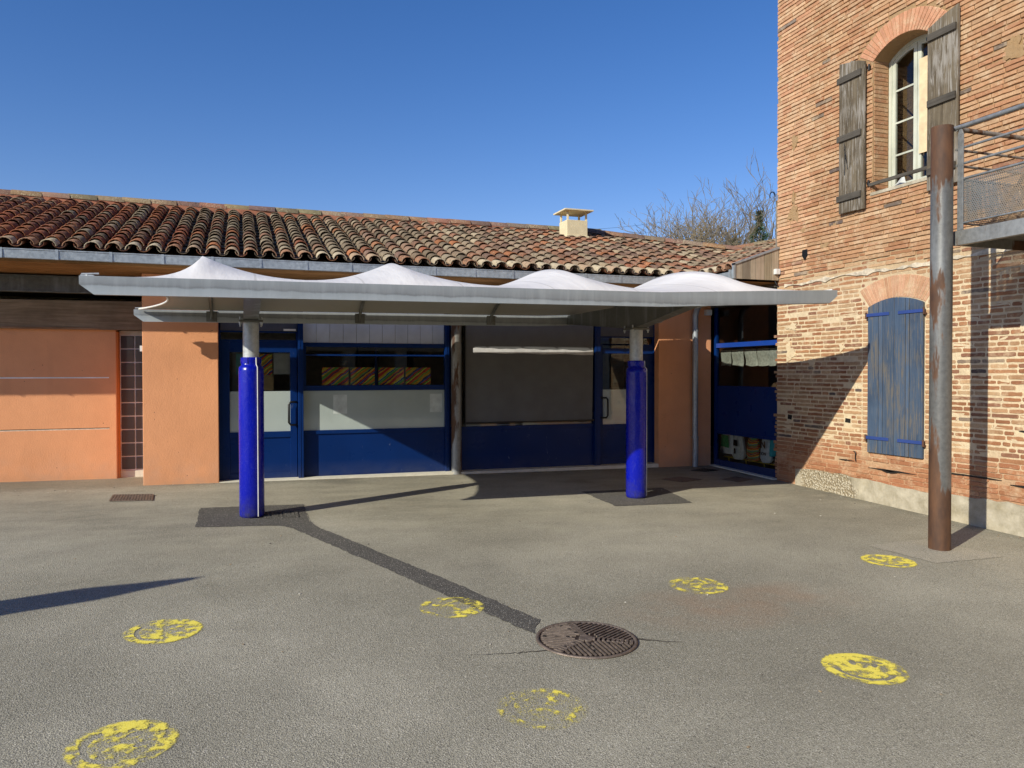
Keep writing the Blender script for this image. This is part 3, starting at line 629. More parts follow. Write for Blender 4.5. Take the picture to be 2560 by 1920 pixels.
# floodlight box with hook and steel end box
m=MB(); m.box(7.935,8.02,10.04,10.15,3.14,3.225); fl=m.build('flood_lamp',M['white'],bb,.006); m=MB(); m.tube([(7.98,10.12,3.14),(7.97,10.14,3.08),(7.99,10.11,3.0),(8.0,10.1,2.98)],.014,6); m.build('bracket',M['black'],fl)
m=MB(); m.tube([(8.0+.05*math.cos(w*.45),10.22,4.40+.07*math.sin(w*.45)) for w in range(0,9)],.009,6); m.build('cable_loop',M['black'],bb)
m=MB(); m.box(8.08,8.14,10.16,10.24,3.5,4.34); m.build('corner_batten',M['greywood'],bb)

# ------------------------------------------------------------------ school building
V0=11.91; V1=12.09
sb=empty('school_building',(1,14,G(1,14)),'long low orange building with a clay tile roof and blue glazed front','building')
m=MB(); m.box(-9,-1.745,12.68,12.95,-.4,2.27); left=m.build('wall',M['orange'],sb,.012)
left['label']='recessed orange wall with two grooves'
m=MB(); m.box(-9,-1.845,12.676,12.682,1.525,1.542); m.build('groove_strip',m_plain('metal_strip',(.85,.83,.82),.5,0),left)
m=MB(); m.box(-9,-1.845,12.6775,12.682,.788,.796); m.build('groove',M['hole'],left); m=MB(); m.prism([(-9,12.6775,.787),(-9,12.682,.787),(-9,12.682,.760)],(7.155,0,0)); m.build('groove_lip',m_plain('pale_plaster',(.86,.66,.50),.9,0,.2,1,30),left)
m=MB(); m.box(-1.7455,-1.722,12.70,12.95,-.2,2.21); m.build('wall_return',M['orange_dark'],sb)
m=MB(); m.box(-1.312,-.316,V0,13.0,-.4,3.0); m.build('pillar',M['orange'],sb,.008)
m=MB(); m.box(6.93,8.0,V0,12.3,-.4,3.0); m.build('pillar',M['orange'],sb,.006)
m=MB()
for i,(z0,z1) in enumerate(((2.245,2.62),)):
    m.cur=(1,1,1,1); m.prism([(-9,12.60,2.235),(-1.313,12.60,2.235),(-1.313,12.60,2.66),(-9,12.60,2.60)],(0,.08,0))
m.cur=(1.2,1,.9,1); m.box(-9,-1.95,12.585,12.60,2.236,2.262)
m.build('lintel_board',M['beamwood'],sb,.003)
# steel I beam
def ibeam(name,x0,x1,v,z0,z1,parent,axis='u'):
    m=MB(); 
    if axis=='u':
        m.box(x0,x1,v,v+.16,z0,z0+.014); m.box(x0,x1,v,v+.16,z1-.014,z1); m.box(x0,x1,v+.07,v+.08,z0+.0142,z1-.0142)
    else:
        m.box(v,v+.16,x0,x1,z0,z0+.014); m.box(v,v+.16,x0,x1,z1-.014,z1); m.box(v+.07,v+.08,x0,x1,z0+.0142,z1-.0142)
    return m.build(name,M['galv_dark'],parent)
ibeam('steel_beam',-9,-1.32,12.35,2.74,2.97,sb); ibeam('steel_beam',-.31,8.0,12.2,2.74,2.97,sb); ibeam('steel_beam',10.16,12.1,8.0,2.76,2.97,sb,'v')
# glass block window
gw=empty('glass_block_window',(-1.57,12.85,.05),None,None); gw.parent=sb; gw.location=Vector((-1.57,12.85,.05))-wloc(sb)
m=MB(); P_=.2005; zb_=.142
m.box(-1.722,-1.3125,12.86,12.93,.03,2.235)
m.build('grout',m_plain('pale_grout',(.85,.80,.76),.8),gw)
m=MB()
for i in range(10):
    for j in range(2):
        x0=-1.713+j*.196; z0=zb_+i*.2025; m.box(x0+.006,x0+.188,12.848,12.859,z0+.007,z0+.193)
m.build('glass_blocks',M['gblock'],gw,.006)
m=MB(); m.box(-1.72,-1.313,12.80,12.86,-.02,.13); m.build('sill',M['sill'],gw,.004)
m=MB(); m.box(-1.345,-1.3125,11.93,11.99,1.905,1.985); m.build('wall_box',M['white'],sb,.003)
m=MB(); m.box(7.85,7.97,11.83,11.908,2.62,2.72); m.build('wall_box',M['white'],sb,.005)
# threshold
m=MB(); m.prism([(-.314,11.91,-.1),(-.314,12.2,-.1),(-.314,12.2,.022),(-.314,11.91,.016)],(7.242,0,-.03)); m.build('threshold',M['sill'],sb)

def quad_v(mb,x0,x1,z0,z1,v): mb.add([(x0,v,z0),(x1,v,z0),(x1,v,z1),(x0,v,z1)],[(0,1,2,3)])
def frame_rect(mb,x0,x1,z0,z1,w,v,d):
    mb.box(x0,x1,v,v+d,z0,z0+w); mb.box(x0,x1,v,v+d,z1-w,z1); mb.box(x0,x0+w,v,v+d,z0+w,z1-w); mb.box(x1-w,x1,v,v+d,z0+w,z1-w)
def kid(name,loc,parent,label=None):
    o=bpy.data.objects.new(name,None); COL.objects.link(o); o.parent=parent; o.location=Vector(loc)-wloc(parent); o.empty_display_size=.1
    if label: o['label']=label
    return o
# door 1
def door(x0,x1,g0,g1,zlow,zmid,ztop,label,handle_x,hdir,frost_to,bar=None):
    d=kid('door',((x0+x1)/2,V1,0),sb,label)
    m=MB(); m.box(x0,g0,V1,V1+.05,0,2.07); m.box(g1,x1,V1,V1+.05,0,2.07); m.box(g0,g1,V1,V1+.05,zlow-.09,zlow); m.box(g0,g1,V1,V1+.05,ztop,2.07); m.box(g0,g1,V1,V1+.05,0,.1)
    if bar: m.box(g0,g1,V1,V1+.05,bar[0],bar[1])
    m.build('door_frame',M['navy'],d,.003)
    m=MB(); m.box(g0,g1,V1+.018,V1+.035,.1,zlow-.09); m.build('door_panel',M['navy'],d)
    m=MB(); quad_v(m,g0,g1,zlow,frost_to,V1+.024); m.build('frosted_pane',M['frost'],d)
    m=MB(); quad_v(m,g0,g1,frost_to,ztop,V1+.024); m.build('pane',M['glass'],d)
    m=MB(); hx=handle_x; w=.105*hdir; z0,z1=.815,1.16; v=V1-.07
    pts=[(hx,V1,z0),(hx,v+.02,z0),(hx,v,z0)]
    P=[(hx,V1+.0,z1),(hx,v,z1-.0),(hx-w*.75,v,z1),(hx-w,v,z1-.035),(hx-w,v,z0+.035),(hx-w*.75,v,z0),(hx,v,z0),(hx,V1,z0)]
    m.tube(P,.0165,10); m.build('handle',M['black'],d)
    return d
door(-.295,.795,-.165,.696,.718,1.324,1.908,'left blue glazed door',.775,1,1.324)
door(5.862,6.92,5.93,6.62,.694,1.30,2.10,'right blue glazed door in shade',5.885,-1,1.30,(1.93,2.02))
# transoms over doors
for x0,x1 in ((-.31,.805),(5.86,6.925)):
    t_=kid('transom_window',((x0+x1)/2,V1,2.1),sb)
    m=MB(); frame_rect(m,x0,x1,2.072,2.225,.022,V1,.05); m.build('frame',M['navy'],t_)
    m=MB(); quad_v(m,x0+.02,x1-.02,2.09,2.21,V1+.03); m.build('pane',M['glass'],t_)
m=MB(); m.box(-.31,.80,V1-.02,V1+.13,2.228,2.735); m.build('shutter_box',m_plain('box_grey_blue',(.06,.065,.09),.5),sb,.004)
m=MB(); m.box(.60,.78,V1-.05,V1-.021,2.232,2.262); m.build('door_closer',M['white'],sb,.003)
m=MB(); m.box(5.86,6.925,V1-.02,V1+.13,2.228,2.735); m.build('shutter_box',bpy.data.materials['box_grey_blue'],sb,.004)
# mullions
for x0,x1,dep in ((.805,.881,.10),(3.10,3.168,.03),(5.753,5.86,.06)):
    m=MB(); m.box(x0,x1,V1-dep,V1+.08,-.05,2.74); m.box(x0+.028,x0+.036,V1-dep-.006,V1-dep,-.04,2.73); m.build('mullion',M['navy'],sb,.003)
m=MB(); m.box(-.316,-.29,V1-.02,V1+.06,-.02,2.74); m.build('door_jamb',M['navy'],sb); m=MB(); m.box(6.92,6.93,V1-.03,V1+.06,-.05,2.74); m.build('door_jamb',M['navy'],sb)
# big left window
w1=kid('window',(2,V1,0),sb,'wide blue window with frosted lower pane')
m=MB()
for a,b in ((1.997,2.06),(1.324,1.405),(.66,.718),(-.05,.02),(2.70,2.74)): m.box(.882,3.099,V1,V1+.055,a,b)
m.box(.882,.93,V1,V1+.055,1.4052,1.9968); m.box(.93,3.099,V1+.01,V1+.045,1.86,1.885); m.box(1.98,2.02,V1+.055,V1+.09,.72,1.99)
m.build('frame',M['navy'],w1,.003)
m=MB(); m.box(.882,3.099,V1+.02,V1+.04,.0202,.6598); m.build('lower_panel',M['navy'],w1)
m=MB(); quad_v(m,.882,3.099,.718,1.324,V1+.03); m.build('frosted_pane',M['frost'],w1)
m=MB(); quad_v(m,.93,3.099,1.405,1.997,V1+.03); m.build('pane',M['glass'],w1)
pn=m_plain('paper_behind_film',(.58,.64,.62),.2)
for a,b in ((1.335,1.545),(2.86,3.06)): m=MB(); quad_v(m,a,b,.965,1.26,V1+.0285); m.build('notice_sheet',pn,w1)
m=MB(); x=.885
while x<3.09: m.box(x,min(x+.198,3.095),V1+.02,V1+.03,2.062,2.698); x+=.2025
m.build('panel_boards',m_plain('pale_board',(.52,.58,.68),.25,0,.12,0,3),w1)
# column
m=MB(); m.lathe([(.082,-.04),(.082,2.74)],(3.262,11.97,0),28); m.lathe([(.095,-.045),(.095,-.02)],(3.262,11.97,0),28); m.build('steel_column',M['rust2'],sb)
# shaded window with blind
w2=kid('window',(4.6,V1,0),sb,'wide window covered by a grey screen blind')
m=MB()
for a,b in ((.655,.715),(-.05,.0),(2.70,2.74)): m.box(3.20,5.752,V1,V1+.055,a,b)
m.box(3.1685,3.1995,V1,V1+.055,-.05,2.74)
m.build('frame',M['navy'],w2,.003)
m=MB(); m.box(3.17,5.752,V1+.02,V1+.04,.0002,.6548); m.build('lower_panel',M['navy'],w2)
m=MB(); quad_v(m,3.17,5.752,.715,2.70,V1+.03); m.build('pane',M['glass'],w2)
bl=kid('screen_blind',(4.6,V1-.03,2.7),sb,'dark grey fabric blind with a pale strip')
def bf(a,b):
    x=3.44+a*2.29; z=.79+b*1.93; x-= .02*(1-b)*a
    return (x,V1-.045+.010*math.sin(a*21)*(1-b)**2+.006*math.sin(a*7+1)*(1-b),z)
m=MB(); m.grid(bf,70,30); m.build('fabric',M['screen'],bl)
m=MB(); m.grid(lambda a,b:(3.56+a*2.155,V1-.062,1.925+b*.075+.006*math.sin(a*19)+.004*math.sin(a*53)*b-.025*a),60,2); m.build('pale_strip',M['screen_pale'],bl)
m=MB(); m.box(3.43,5.73,V1-.075,V1-.04,.765,.79); m.build('bottom_bar',M['black'],bl,.003)
m=MB(); m.box(3.42,3.435,V1-.07,V1-.03,.72,2.7); m.build('guide_rail',M['black'],bl)
m=MB(); m.box(3.44,5.74,V1+.045,V1+.05,.72,.74); m.build('pale_slot',M['screen_pale'],w2)
# interior
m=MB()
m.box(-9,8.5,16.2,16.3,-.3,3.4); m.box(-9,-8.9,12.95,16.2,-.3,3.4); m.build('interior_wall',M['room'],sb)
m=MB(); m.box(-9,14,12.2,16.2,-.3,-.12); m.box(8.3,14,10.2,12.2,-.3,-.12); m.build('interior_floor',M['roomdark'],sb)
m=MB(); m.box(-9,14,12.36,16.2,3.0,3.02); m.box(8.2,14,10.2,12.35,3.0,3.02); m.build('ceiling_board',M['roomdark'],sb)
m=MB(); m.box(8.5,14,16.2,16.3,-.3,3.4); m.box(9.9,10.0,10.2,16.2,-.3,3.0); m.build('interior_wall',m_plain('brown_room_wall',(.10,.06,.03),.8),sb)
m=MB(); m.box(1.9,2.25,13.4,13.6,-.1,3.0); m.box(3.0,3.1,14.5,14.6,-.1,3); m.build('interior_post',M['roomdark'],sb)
# right glazed wall (plane u = 8.07)
UG=8.09
w3=kid('window',(UG,11,0),sb,'glazed side wall with a blue band')
m=MB(); m.box(UG-.03,UG+.03,11.84,11.905,-.1,2.95); m.box(UG-.03,UG+.03,10.17,11.84,-.09,.035); m.box(UG-.03,UG+.03,10.17,11.84,.50,.545)
m.build('frame',M['navy'],w3,.003); m=MB(); m.box(UG-.035,UG+.03,10.17,11.84,2.035,2.115); m.build('crossbar',M['navy_clean'],w3,.003)
m=MB(); m.box(UG-.01,UG+.02,10.17,11.84,.545,1.36); m.build('blue_panel',M['navy'],w3)
m=MB(); m.add([(UG,11.84,1.36),(UG,10.17,1.36),(UG,10.17,2.04),(UG,11.84,2.04)],[(0,1,2,3)]); m.build('pane',M['darkglass'],w3); m=MB(); m.add([(UG,11.84,2.11),(UG,10.17,2.11),(UG,10.17,2.95),(UG,11.84,2.95)],[(0,1,2,3)]); m.build('pane',M['darkglass'],w3); m=MB(); m.add([(UG,11.84,.035),(UG,10.17,.035),(UG,10.17,.50),(UG,11.84,.50)],[(0,1,2,3)]); m.build('pane',M['darkglass'],w3)
m=MB(); m.prism([(7.98,10.16,-.2),(8.06,10.16,-.2),(8.06,10.16,-.095),(7.98,10.16,-.1)],(0,1.75,.03)); m.build('sill',M['sill'],w3)
# downpipe
dp=kid('downpipe',(7.615,11.82,0),sb)
m=MB(); m.tube([(7.60,11.45,3.03),(7.60,11.5,2.9),(7.60,11.62,2.80),(7.61,11.76,2.72),(7.615,11.82,2.6),(7.615,11.82,2.4),(7.615,11.82,.5),(7.618,11.81,.3),(7.615,11.82,-.1)],.05,16); m.build('pipe',M['zinc'],dp)
for zz,r_ in ((2.32,.056),(.42,.058)):
    m=MB(); m.lathe([(r_,zz),(r_,zz+.04)],(7.615,11.82,0),20); m.box(7.60,7.63,11.86,11.91,zz+.01,zz+.03); m.build('pipe_collar',M['zinc'],dp)

# ------------------------------------------------------------------ roof
A=math.atan(.331); cA,sA=math.cos(A),math.sin(A)
rf=kid('roof',(1,13,3.2),sb,'clay canal tile roof, red at the left and pale at the right')
tm=MB()
def tilecol(u,s,kind):
    # red-brown left, grey-tan middle, buff right: sun angle painted into colour, plus lichen
    k=R.random(); a=max(0,min(1,(u+2.6)/3.0)); 
    red=[(.34,.12,.065),(.28,.10,.06),(.38,.15,.075),(.22,.095,.06)]; grey=[(.25,.19,.13),(.20,.15,.105),(.30,.22,.15),(.27,.15,.10),(.33,.27,.19)]; buff=[(.38,.29,.19),(.31,.22,.15),(.44,.35,.24),(.30,.19,.13),(.26,.16,.12),(.36,.18,.11),(.34,.26,.18),(.34,.16,.095),(.29,.135,.085),(.24,.15,.11)]
    if R.random()>a+ (s-2)*.06: c=R.choice(red)
    else:
        b=max(0,min(1,(u-1.5)/3.0)); c=R.choice(buff) if R.random()<b else R.choice(grey)
        if k>.93: c=(.42,.17,.08)
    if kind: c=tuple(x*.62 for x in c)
    v_=R.uniform(.68,1.08); return tuple(x*v_ for x in c)
def tile(O,ex,es,en,L,r0,r1,up,col,tilt):
    n=7; tm.cur=(*col,1); th_=.013; O=Vector(O); jx=R.uniform(-.008,.008); rot=R.uniform(-.035,.035); vs=[]
    for (s_,r_,h) in ((0,r0,tilt),(L,r1,0)):
        for lay in (0,1):
            rr=r_-lay*th_ if up>0 else r_-lay*th_
            for i in range(n+1):
                w=math.pi*i/n; x=rr*math.cos(w)+jx+rot*s_; zz=up*(rr*math.sin(w)*.86)+h
                if up<0: zz+=.0
                vs.append(O+ex*x+es*s_+en*zz)
    k=n+1; fs=[]
    for i in range(n):
        fs.append((i,i+1,2*k+i+1,2*k+i)); fs.append((k+i+1,k+i,3*k+i,3*k+i+1)); fs.append((i+1,i,k+i,k+i+1))
    tm.add(vs,fs,True)
    # flat end lip so its edge stays crisp
def run(O,ex,es,en,s0,s1,u):
    k=0; s=s0
    off=R.uniform(-.05,.05)
    while s<s1:
        L=.42; Lc=min(L,s1-s+.05)
        c=tilecol(u,s,0)
        if s==s0 and s0<.05: c=R.choice([(.55,.46,.32),(.50,.42,.30),(.46,.33,.22),(.38,.2,.12)])
        tile(O+es*s+en*.030,ex,es,en,Lc,.098,.078,1,c,.026+R.uniform(-.004,.006))
        s+=.30+ (R.uniform(-.018,.018)) + (off if k==0 and s0>.05 else 0); k+=1
def runc(O,ex,es,en,s0,s1,u):
    s=s0
    while s<s1:
        tile(O+es*s+en*.075,ex,es,en,min(.42,s1-s+.05),.082,.095,-1,tilecol(u,s,1),.02); s+=.31
ex=Vector((1,0,0)); es=Vector((0,cA,sA)); en=Vector((0,-sA,cA)); PT=.2435
ve=11.21; ze=3.168
u=-6.2; i=0
def top_v(u): return 15.42 if u<7.1 else 15.42-(u-7.1)*.45
while u<10.1:
    for kind,uu in ((0,u),(1,u+PT/2)):
        vst=max(ve,11.1+(uu-7.15)) if uu>7.1 else ve; s0=(vst-ve)/cA; s1=(top_v(uu)-ve)/cA-.02
        if s1>s0+.1:
            O=Vector((uu,ve,ze)); (run if kind==0 else runc)(O,ex,es,en,s0,s1,uu)
    u+=PT; i+=1
# wing slope facing -u
es2=Vector((cA,0,sA)); en2=Vector((-sA,0,cA)); ex2=Vector((0,-1,0)); v=10.24
while v<14.0:
    for kind,vv in ((0,v),(1,v+PT/2)):
        us=7.22 if vv<11.1 else 7.22+(vv-11.05); O=Vector((7.22,vv,ze))
        ue=11.4-(vv-10.2)*.37 if vv<13.9 else us
        s0=(us-7.22)/cA; s1=(min(ue,11.2)-7.22)/cA
        if s1>s0+.1: (run if kind==0 else runc)(O,ex2,es2,en2,s0,s1,6+R.uniform(-6,3))
    v+=PT
tm.build('tiles',M['tile'],rf)
# deck under the tiles
m=MB()
def rz(v): return ze-.03+.331*(v-ve)
m.prism([(-6.3,ve,rz(ve)),(7.1,ve,rz(ve)),(10,14.05,rz(14.05)),(7.1,15.42,rz(15.42)),(-6.3,15.42,rz(15.42))],(0,0,-.06))
m.prism([(7.22,10.16,rz(ve)),(11.0,10.16,rz(ve)+.331*3.78),(10.9,13.9,rz(ve)+.331*3.68),(10.05,13.95,rz(ve)+.331*2.83),(7.22,11.12,rz(ve))],(0,0,-.06))
m.build('roof_deck',M['beamwood'],rf)
m=MB(); m.prism([(-6.3,15.43,4.50),(7.1,15.43,4.50),(10,14.1,4.1),(10.8,19,3.0),(-6.3,19,3.0)],(0,0,-.05)); m.build('rear_slope',M['tile'],rf)
# ridge: mortar bed and half round caps
tmr=tm; tm=MB()
def ridge(p,q_):
    p,q_=Vector(p),Vector(q_); d=(q_-p); L=d.length; d.normalize(); side=d.cross(Vector((0,0,1))).normalized(); upv=side.cross(d).normalized(); s=0
    while s<L:
        c=tuple(x*R.uniform(.85,1.15) for x in R.choice([(.22,.165,.115),(.26,.18,.12),(.18,.125,.09),(.27,.14,.09)])); tile(p+d*s,side,d,upv,.47,.112,.128,1,c,.02); s+=.43
ridge((-6.3,15.45,rz(15.42)+.125),(7.12,15.45,rz(15.42)+.125)); ridge((7.1,15.45,rz(15.42)+.125),(10.0,14.05,rz(14.05)+.12)); ridge((10.0,14.05,rz(14.05)+.12),(10.9,13.75,rz(14.05)+.29))
tm.build('ridge_caps',M['tile'],rf)
m=MB(); m.obox(((-6.3+7.12)/2,15.40,rz(15.40)+.045),((7.12+6.3)/2,0,0),(0,.06,0),(0,0,.10))
m.prism([(7.1,15.33,rz(15.3)+.0),(10.02,13.98,rz(13.95)+.0),(10.02,13.98,rz(13.95)+.12),(7.1,15.33,rz(15.3)+.12)],(0,.08,0)); m.build('ridge_mortar',m_plain('red_ridge_mortar',(.42,.17,.095),.9,0,.2,.6),rf)
# gutter
gt=kid('gutter',(1,11.08,3.1),sb)
m=MB(); m.prism([(-6.3,11.17,3.047),(-6.3,11.165,3.152),(-6.3,11.173,3.152),(-6.3,11.178,3.052),(-6.3,11.27,3.052),(-6.3,11.27,3.046)],(13.5,0,0)); m.tube([(-6.3,11.168,3.158),(7.2,11.168,3.158)],.010,8); m.build('trough',M['zinc'],gt)
m=MB(); m.prism([(7.16,10.16,3.055),(7.155,10.16,3.16),(7.163,10.16,3.16),(7.168,10.16,3.06),(7.25,10.16,3.06),(7.25,10.16,3.054)],(0,1.0,-.01)); m.build('trough',M['zinc'],gt); m=MB(); m.box(7.14,7.26,10.13,10.16,3.03,3.19); m.build('end_cap',M['zinc'],gt)
x=-5.9
while x<7.0:
    m=MB(); m.box(x-.012,x+.022,11.157,11.164,3.042,3.17); m.build('gutter_strap',M['zinc'],gt); x+=.615
# soffit boards
m=MB(); vv=11.27
for k in range(7):
    v_=R.uniform(.75,1.25); m.cur=(v_,v_,v_,1); m.box(-6.3,8.0 if vv>11.0 else 7.2,vv,vv+.165,3.012-.003*k,3.03-.003*k); vv+=.17
m.cur=(1,1,1,1); m.box(-6.3,7.2,11.245,11.268,3.02,3.12)
m.build('soffit_boards',M['soffit'],sb,.002)
m=MB(); m.box(7.2,8.04,10.2,11.26,3.01,3.028); m.build('soffit_boards',M['soffit'],sb)
m=MB(); m.box(8.06,8.2,10.16,12.3,2.955,3.40); m.build('wall_head',M['beamwood'],sb)
m=MB(); m.box(8.2,14,16.3,16.4,-.3,4.0); m.build('rear_wall',M['room'],sb)
# cheek cladding
m=MB(); us=[7.215,7.36,7.50,7.60,7.76,7.90,8.035]; 
for k in range(6):
    a,b=us[k]+.004,us[k+1]-.004; v_=[1.0,.62,1.15,1.05,.85,1.1][k]; m.cur=(v_,v_*R.uniform(.95,1),v_*R.uniform(.88,1),1); f=lambda q:3.262+(q-7.2)*.345
    m.prism([(a,10.10,3.05),(b,10.10,3.05),(b,10.10,f(b)),(a,10.10,f(a))],(0,.03,0))
m.build('cladding_boards',M['cladding'],sb,.0015)
m=MB(); f=lambda q:3.262+(q-7.2)*.345
m.prism([(7.18,10.085,f(7.18)),(8.04,10.085,f(8.04)),(8.04,10.085,f(8.04)+.03),(7.18,10.085,f(7.18)+.03)],(0,.06,0)); m.box(7.18,7.213,10.085,10.13,3.05,3.285); m.build('edge_flashing',M['zinc'],sb)
# chimney
ch=kid('chimney',(6.63,14.9,4.5),rf)
m=MB(); m.box(6.39,6.86,14.71,15.12,4.3,4.775); m.box(6.37,6.89,14.69,15.14,4.38,4.455); m.build('stack',M['cream'],ch,.008)
m=MB(); m.box(6.30,6.95,14.60,15.24,4.955,4.985); m.build('cap_slab',M['cream'],ch,.005)
for x,y in ((6.405,14.725),(6.82,14.725),(6.405,15.08),(6.82,15.08)):
    m=MB(); m.box(x,x+.035,y,y+.035,4.775,4.955); m.build('leg',M['cream'],ch)

# ------------------------------------------------------------------ canopy
cn=empty('canopy',(2.7,9.3,G(2.7,9.3)),'white fabric canopy with humps on a galvanised steel frame and two posts','canopy')
UL,UR,VF,VB=-1.345,6.97,7.66,11.48
def bz(u): return 2.46+.008*(u-UL)+ (0 if u<4.5 else .036*(u-4.5))
def beam(name,v,d,ul,ur,label=None):
    H_=.163; m=MB()
    def seg(a,b,ca,cb):
        zt=[bz(a),bz(b)]
        # web
        P=[(a,v,zt[0]),(b,v,zt[1])]
        P+= [(b,v,zt[1]-.075),(b-.115,v,zt[1]-H_)] if cb else [(b,v,zt[1]-H_)]
        P+= [(a+.115,v,zt[0]-H_),(a,v,zt[0]-.075)] if ca else [(a,v,zt[0]-H_)]
        m.prism(P,(0,.008*d,0))
        # flanges
        e0=a+(.115 if ca else 0); e1=b-(.115 if cb else 0)
        f=lambda q:zt[0]+(zt[1]-zt[0])*(q-a)/(b-a)
        for z_ in (0,-H_+.008): 
            s0,s1=(a,b) if z_==0 else (e0,e1)
            m.prism([(s0,v+.0085*d,f(s0)+z_),(s1,v+.0085*d,f(s1)+z_),(s1,v+.0085*d,f(s1)+z_-.0078),(s0,v+.0085*d,f(s0)+z_-.0078)],(0,.06*d,0))
    seg(ul,4.5,True,False); seg(4.5,ur,False,True)
    m.box(5.25,5.254,v-.0015*d if d>0 else v-.0,v+.001,bz(5.25)-H_+.002,bz(5.25)-.002)
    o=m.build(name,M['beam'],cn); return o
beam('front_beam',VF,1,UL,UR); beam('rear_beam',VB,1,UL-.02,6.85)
m=MB()
for uu in (UL+.05,): m.tube([(uu-.04,VF+.05,bz(uu)+.02),(uu+.1,VF+.05,bz(uu)+.028)],.008,6); m.box(uu-.045,uu+.06,VF+.03,VF+.09,bz(uu),bz(uu)+.012)
m.tube([(UL-.01,VB+.05,bz(UL)+.02),(UL+.1,VB+.05,bz(UL)+.028)],.008,6); m.build('cable_clamp',M['galv'],cn)
ribs=[-.385,1.655,3.69,5.74]
VM=(VF+VB)/2; VH=(VB-VF)/2-.03
def arc(v): 
    x=(v-VM)/VH; return .43*max(0,1-x*x)**.85
def memb(u,v):
    x=(v-VM)/VH
    if u<=ribs[0]:
        ue=UL+.04+.52*(1-x*x); t_=max(0,min(1,(u-ue)/(ribs[0]-ue))); w=t_**1.9
    elif u>=ribs[-1]:
        ue=UR-.04-.35*(1-x*x); t_=max(0,min(1,(ue-u)/(ue-ribs[-1]))); w=t_**1.7
    else:
        for a,b in zip(ribs,ribs[1:]):
            if a<=u<=b: t_=(u-a)/(b-a); w=.34+.66*abs(1-2*t_)**1.7; break
    return bz(u)+.003+arc(v)*w
def mf(a,b):
    v=VF+.03+b*(2*VH); x=(v-VM)/VH
    ul=UL+.05+.50*(1-x*x); ur=UR-.05-.33*(1-x*x)
    # columns concentrated so that a vertex row lies on every rib
    stops=[ul]+ribs+[ur]; k=a*5; i=min(4,int(k)); f=k-i; u=stops[i]+(stops[i+1]-stops[i])*f
    return (u,v,memb(u,v))
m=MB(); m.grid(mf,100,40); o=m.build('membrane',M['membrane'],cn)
m=MB()
for e in (0,1): m.tube([mf(e,b/30) for b in range(31)],.012,6)
m.build('edge_cable',M['white'],cn)
for uu in ribs:
    m=MB(); pts=[(uu,v,bz(uu)+arc(v)-.028) for v in [VF+.05+(VB-VF-.06)*i/24 for i in range(25)]]; pts=[(uu,VF+.05,bz(uu)-.1)]+pts+[(uu,VB-.012,bz(uu)-.12)]
    m.tube(pts,.024,8); m.build('arch_rib',M['galv_dark'],cn)
    m=MB(); m.box(uu-.07,uu+.07,VB-.014,VB-.001,bz(uu)-.155,bz(uu)-.01); m.build('rib_bracket',M['galv_dark'],cn)
PV=9.3
for n_,(uu) in enumerate((.105,5.062)):
    m=MB(); zt=lambda: bz(uu)-.012; w=.07
    P=[(VF+.07,zt()),(VF+.07,zt()-.10),(PV-.16,2.215),(PV+.16,2.215),(VB-.0,zt()-.13),(VB-.0,zt())]
    P=[(uu-w,a,b) for a,b in P][::-1]
    # box arm: two webs and bottom plate
    m.prism(P,(.008,0,0)); m.prism([(p[0]+2*w-.008,p[1],p[2]) for p in P],(.008,0,0))
    bt=[P[4],P[3],P[2],P[1]]
    for p,q_ in zip(bt,bt[1:]): m.prism([(uu-w-.012,p[1],p[2]-.0005),(uu-w-.012,q_[1],q_[2]-.0005),(uu-w-.012,q_[1],q_[2]-.011),(uu-w-.012,p[1],p[2]-.011)],(2*w+.024,0,0))
    m.build('cantilever_arm',M['galv_dark'],cn)
    g=G(uu,PV); ps=kid('post',(uu,PV,g),cn)
    m=MB(); m.lathe([(.088,g-.02),(.088,2.175)],(uu,PV,0),36); m.build('tube',M['galv'],ps)
    m=MB(); m.box(uu-.13,uu+.13,PV-.13,PV+.13,2.176,2.20); m.build('top_plate',M['galv_dark'],ps,.003)
    m=MB()
    for a in (-1,1):
        for b in (-1,1):
            m.tube([(uu+a*.115,PV+b*.115,2.135),(uu+a*.115,PV+b*.115,2.235)],.010,8); m.tube([(uu+a*.115,PV+b*.115,2.16),(uu+a*.115,PV+b*.115,2.175)],.018,6)
    m.build('bolt',M['galv'],ps).name='plate_bolts'
# blue pads round the posts
def pad(uu,ztop,lab,seam):
    g=G(uu,PV); p_=empty('post_pad',(uu,PV,g),lab,'post pad','blue pads round the canopy posts')
    m=MB(); h=ztop-g
    prof=[(.118,.0),(.134,.012),(.138,.04),(.137,h*.3),(.139,h*.6),(.137,h-.16),(.134,h-.115),(.118,h-.098),(.108,h-.09),(.106,h-.06),(.110,h-.03),(.108,h-.008),(.096,h)]
    m.lathe(prof,(uu,PV,g+.003),40,.006); m.build('cover',M['pad'],p_)
    m=MB(); a=seam; cx,cy=math.cos(a),math.sin(a)
    pts=[(uu+.141*cx,PV+.141*cy,g+.02+(h-.13)*i/20) for i in range(21)]+[(uu+.115*cx,PV+.115*cy,g+h-.08),(uu+.113*cx,PV+.113*cy,g+h)]
    m.tube(pts,.0065,6); m.build('piping',M['white'],p_)
    # tied collar tabs
    m=MB()
    for k in range(5):
        w=a+.6+k*1.15; m.obox((uu+.108*math.cos(w),PV+.108*math.sin(w),g+h-.035),(-.03*math.sin(w),.03*math.cos(w),0),(.004*math.cos(w),.004*math.sin(w),0),(0,0,.035))
    m.build('collar_tab',M['pad'],p_,.004).name='collar_tabs'
pad(.105,1.775,'glossy blue pad round the left canopy post with a white seam, in full sun',rad(-62)); pad(5.062,1.755,'dark blue pad round the right canopy post, mostly in shade',rad(-20))

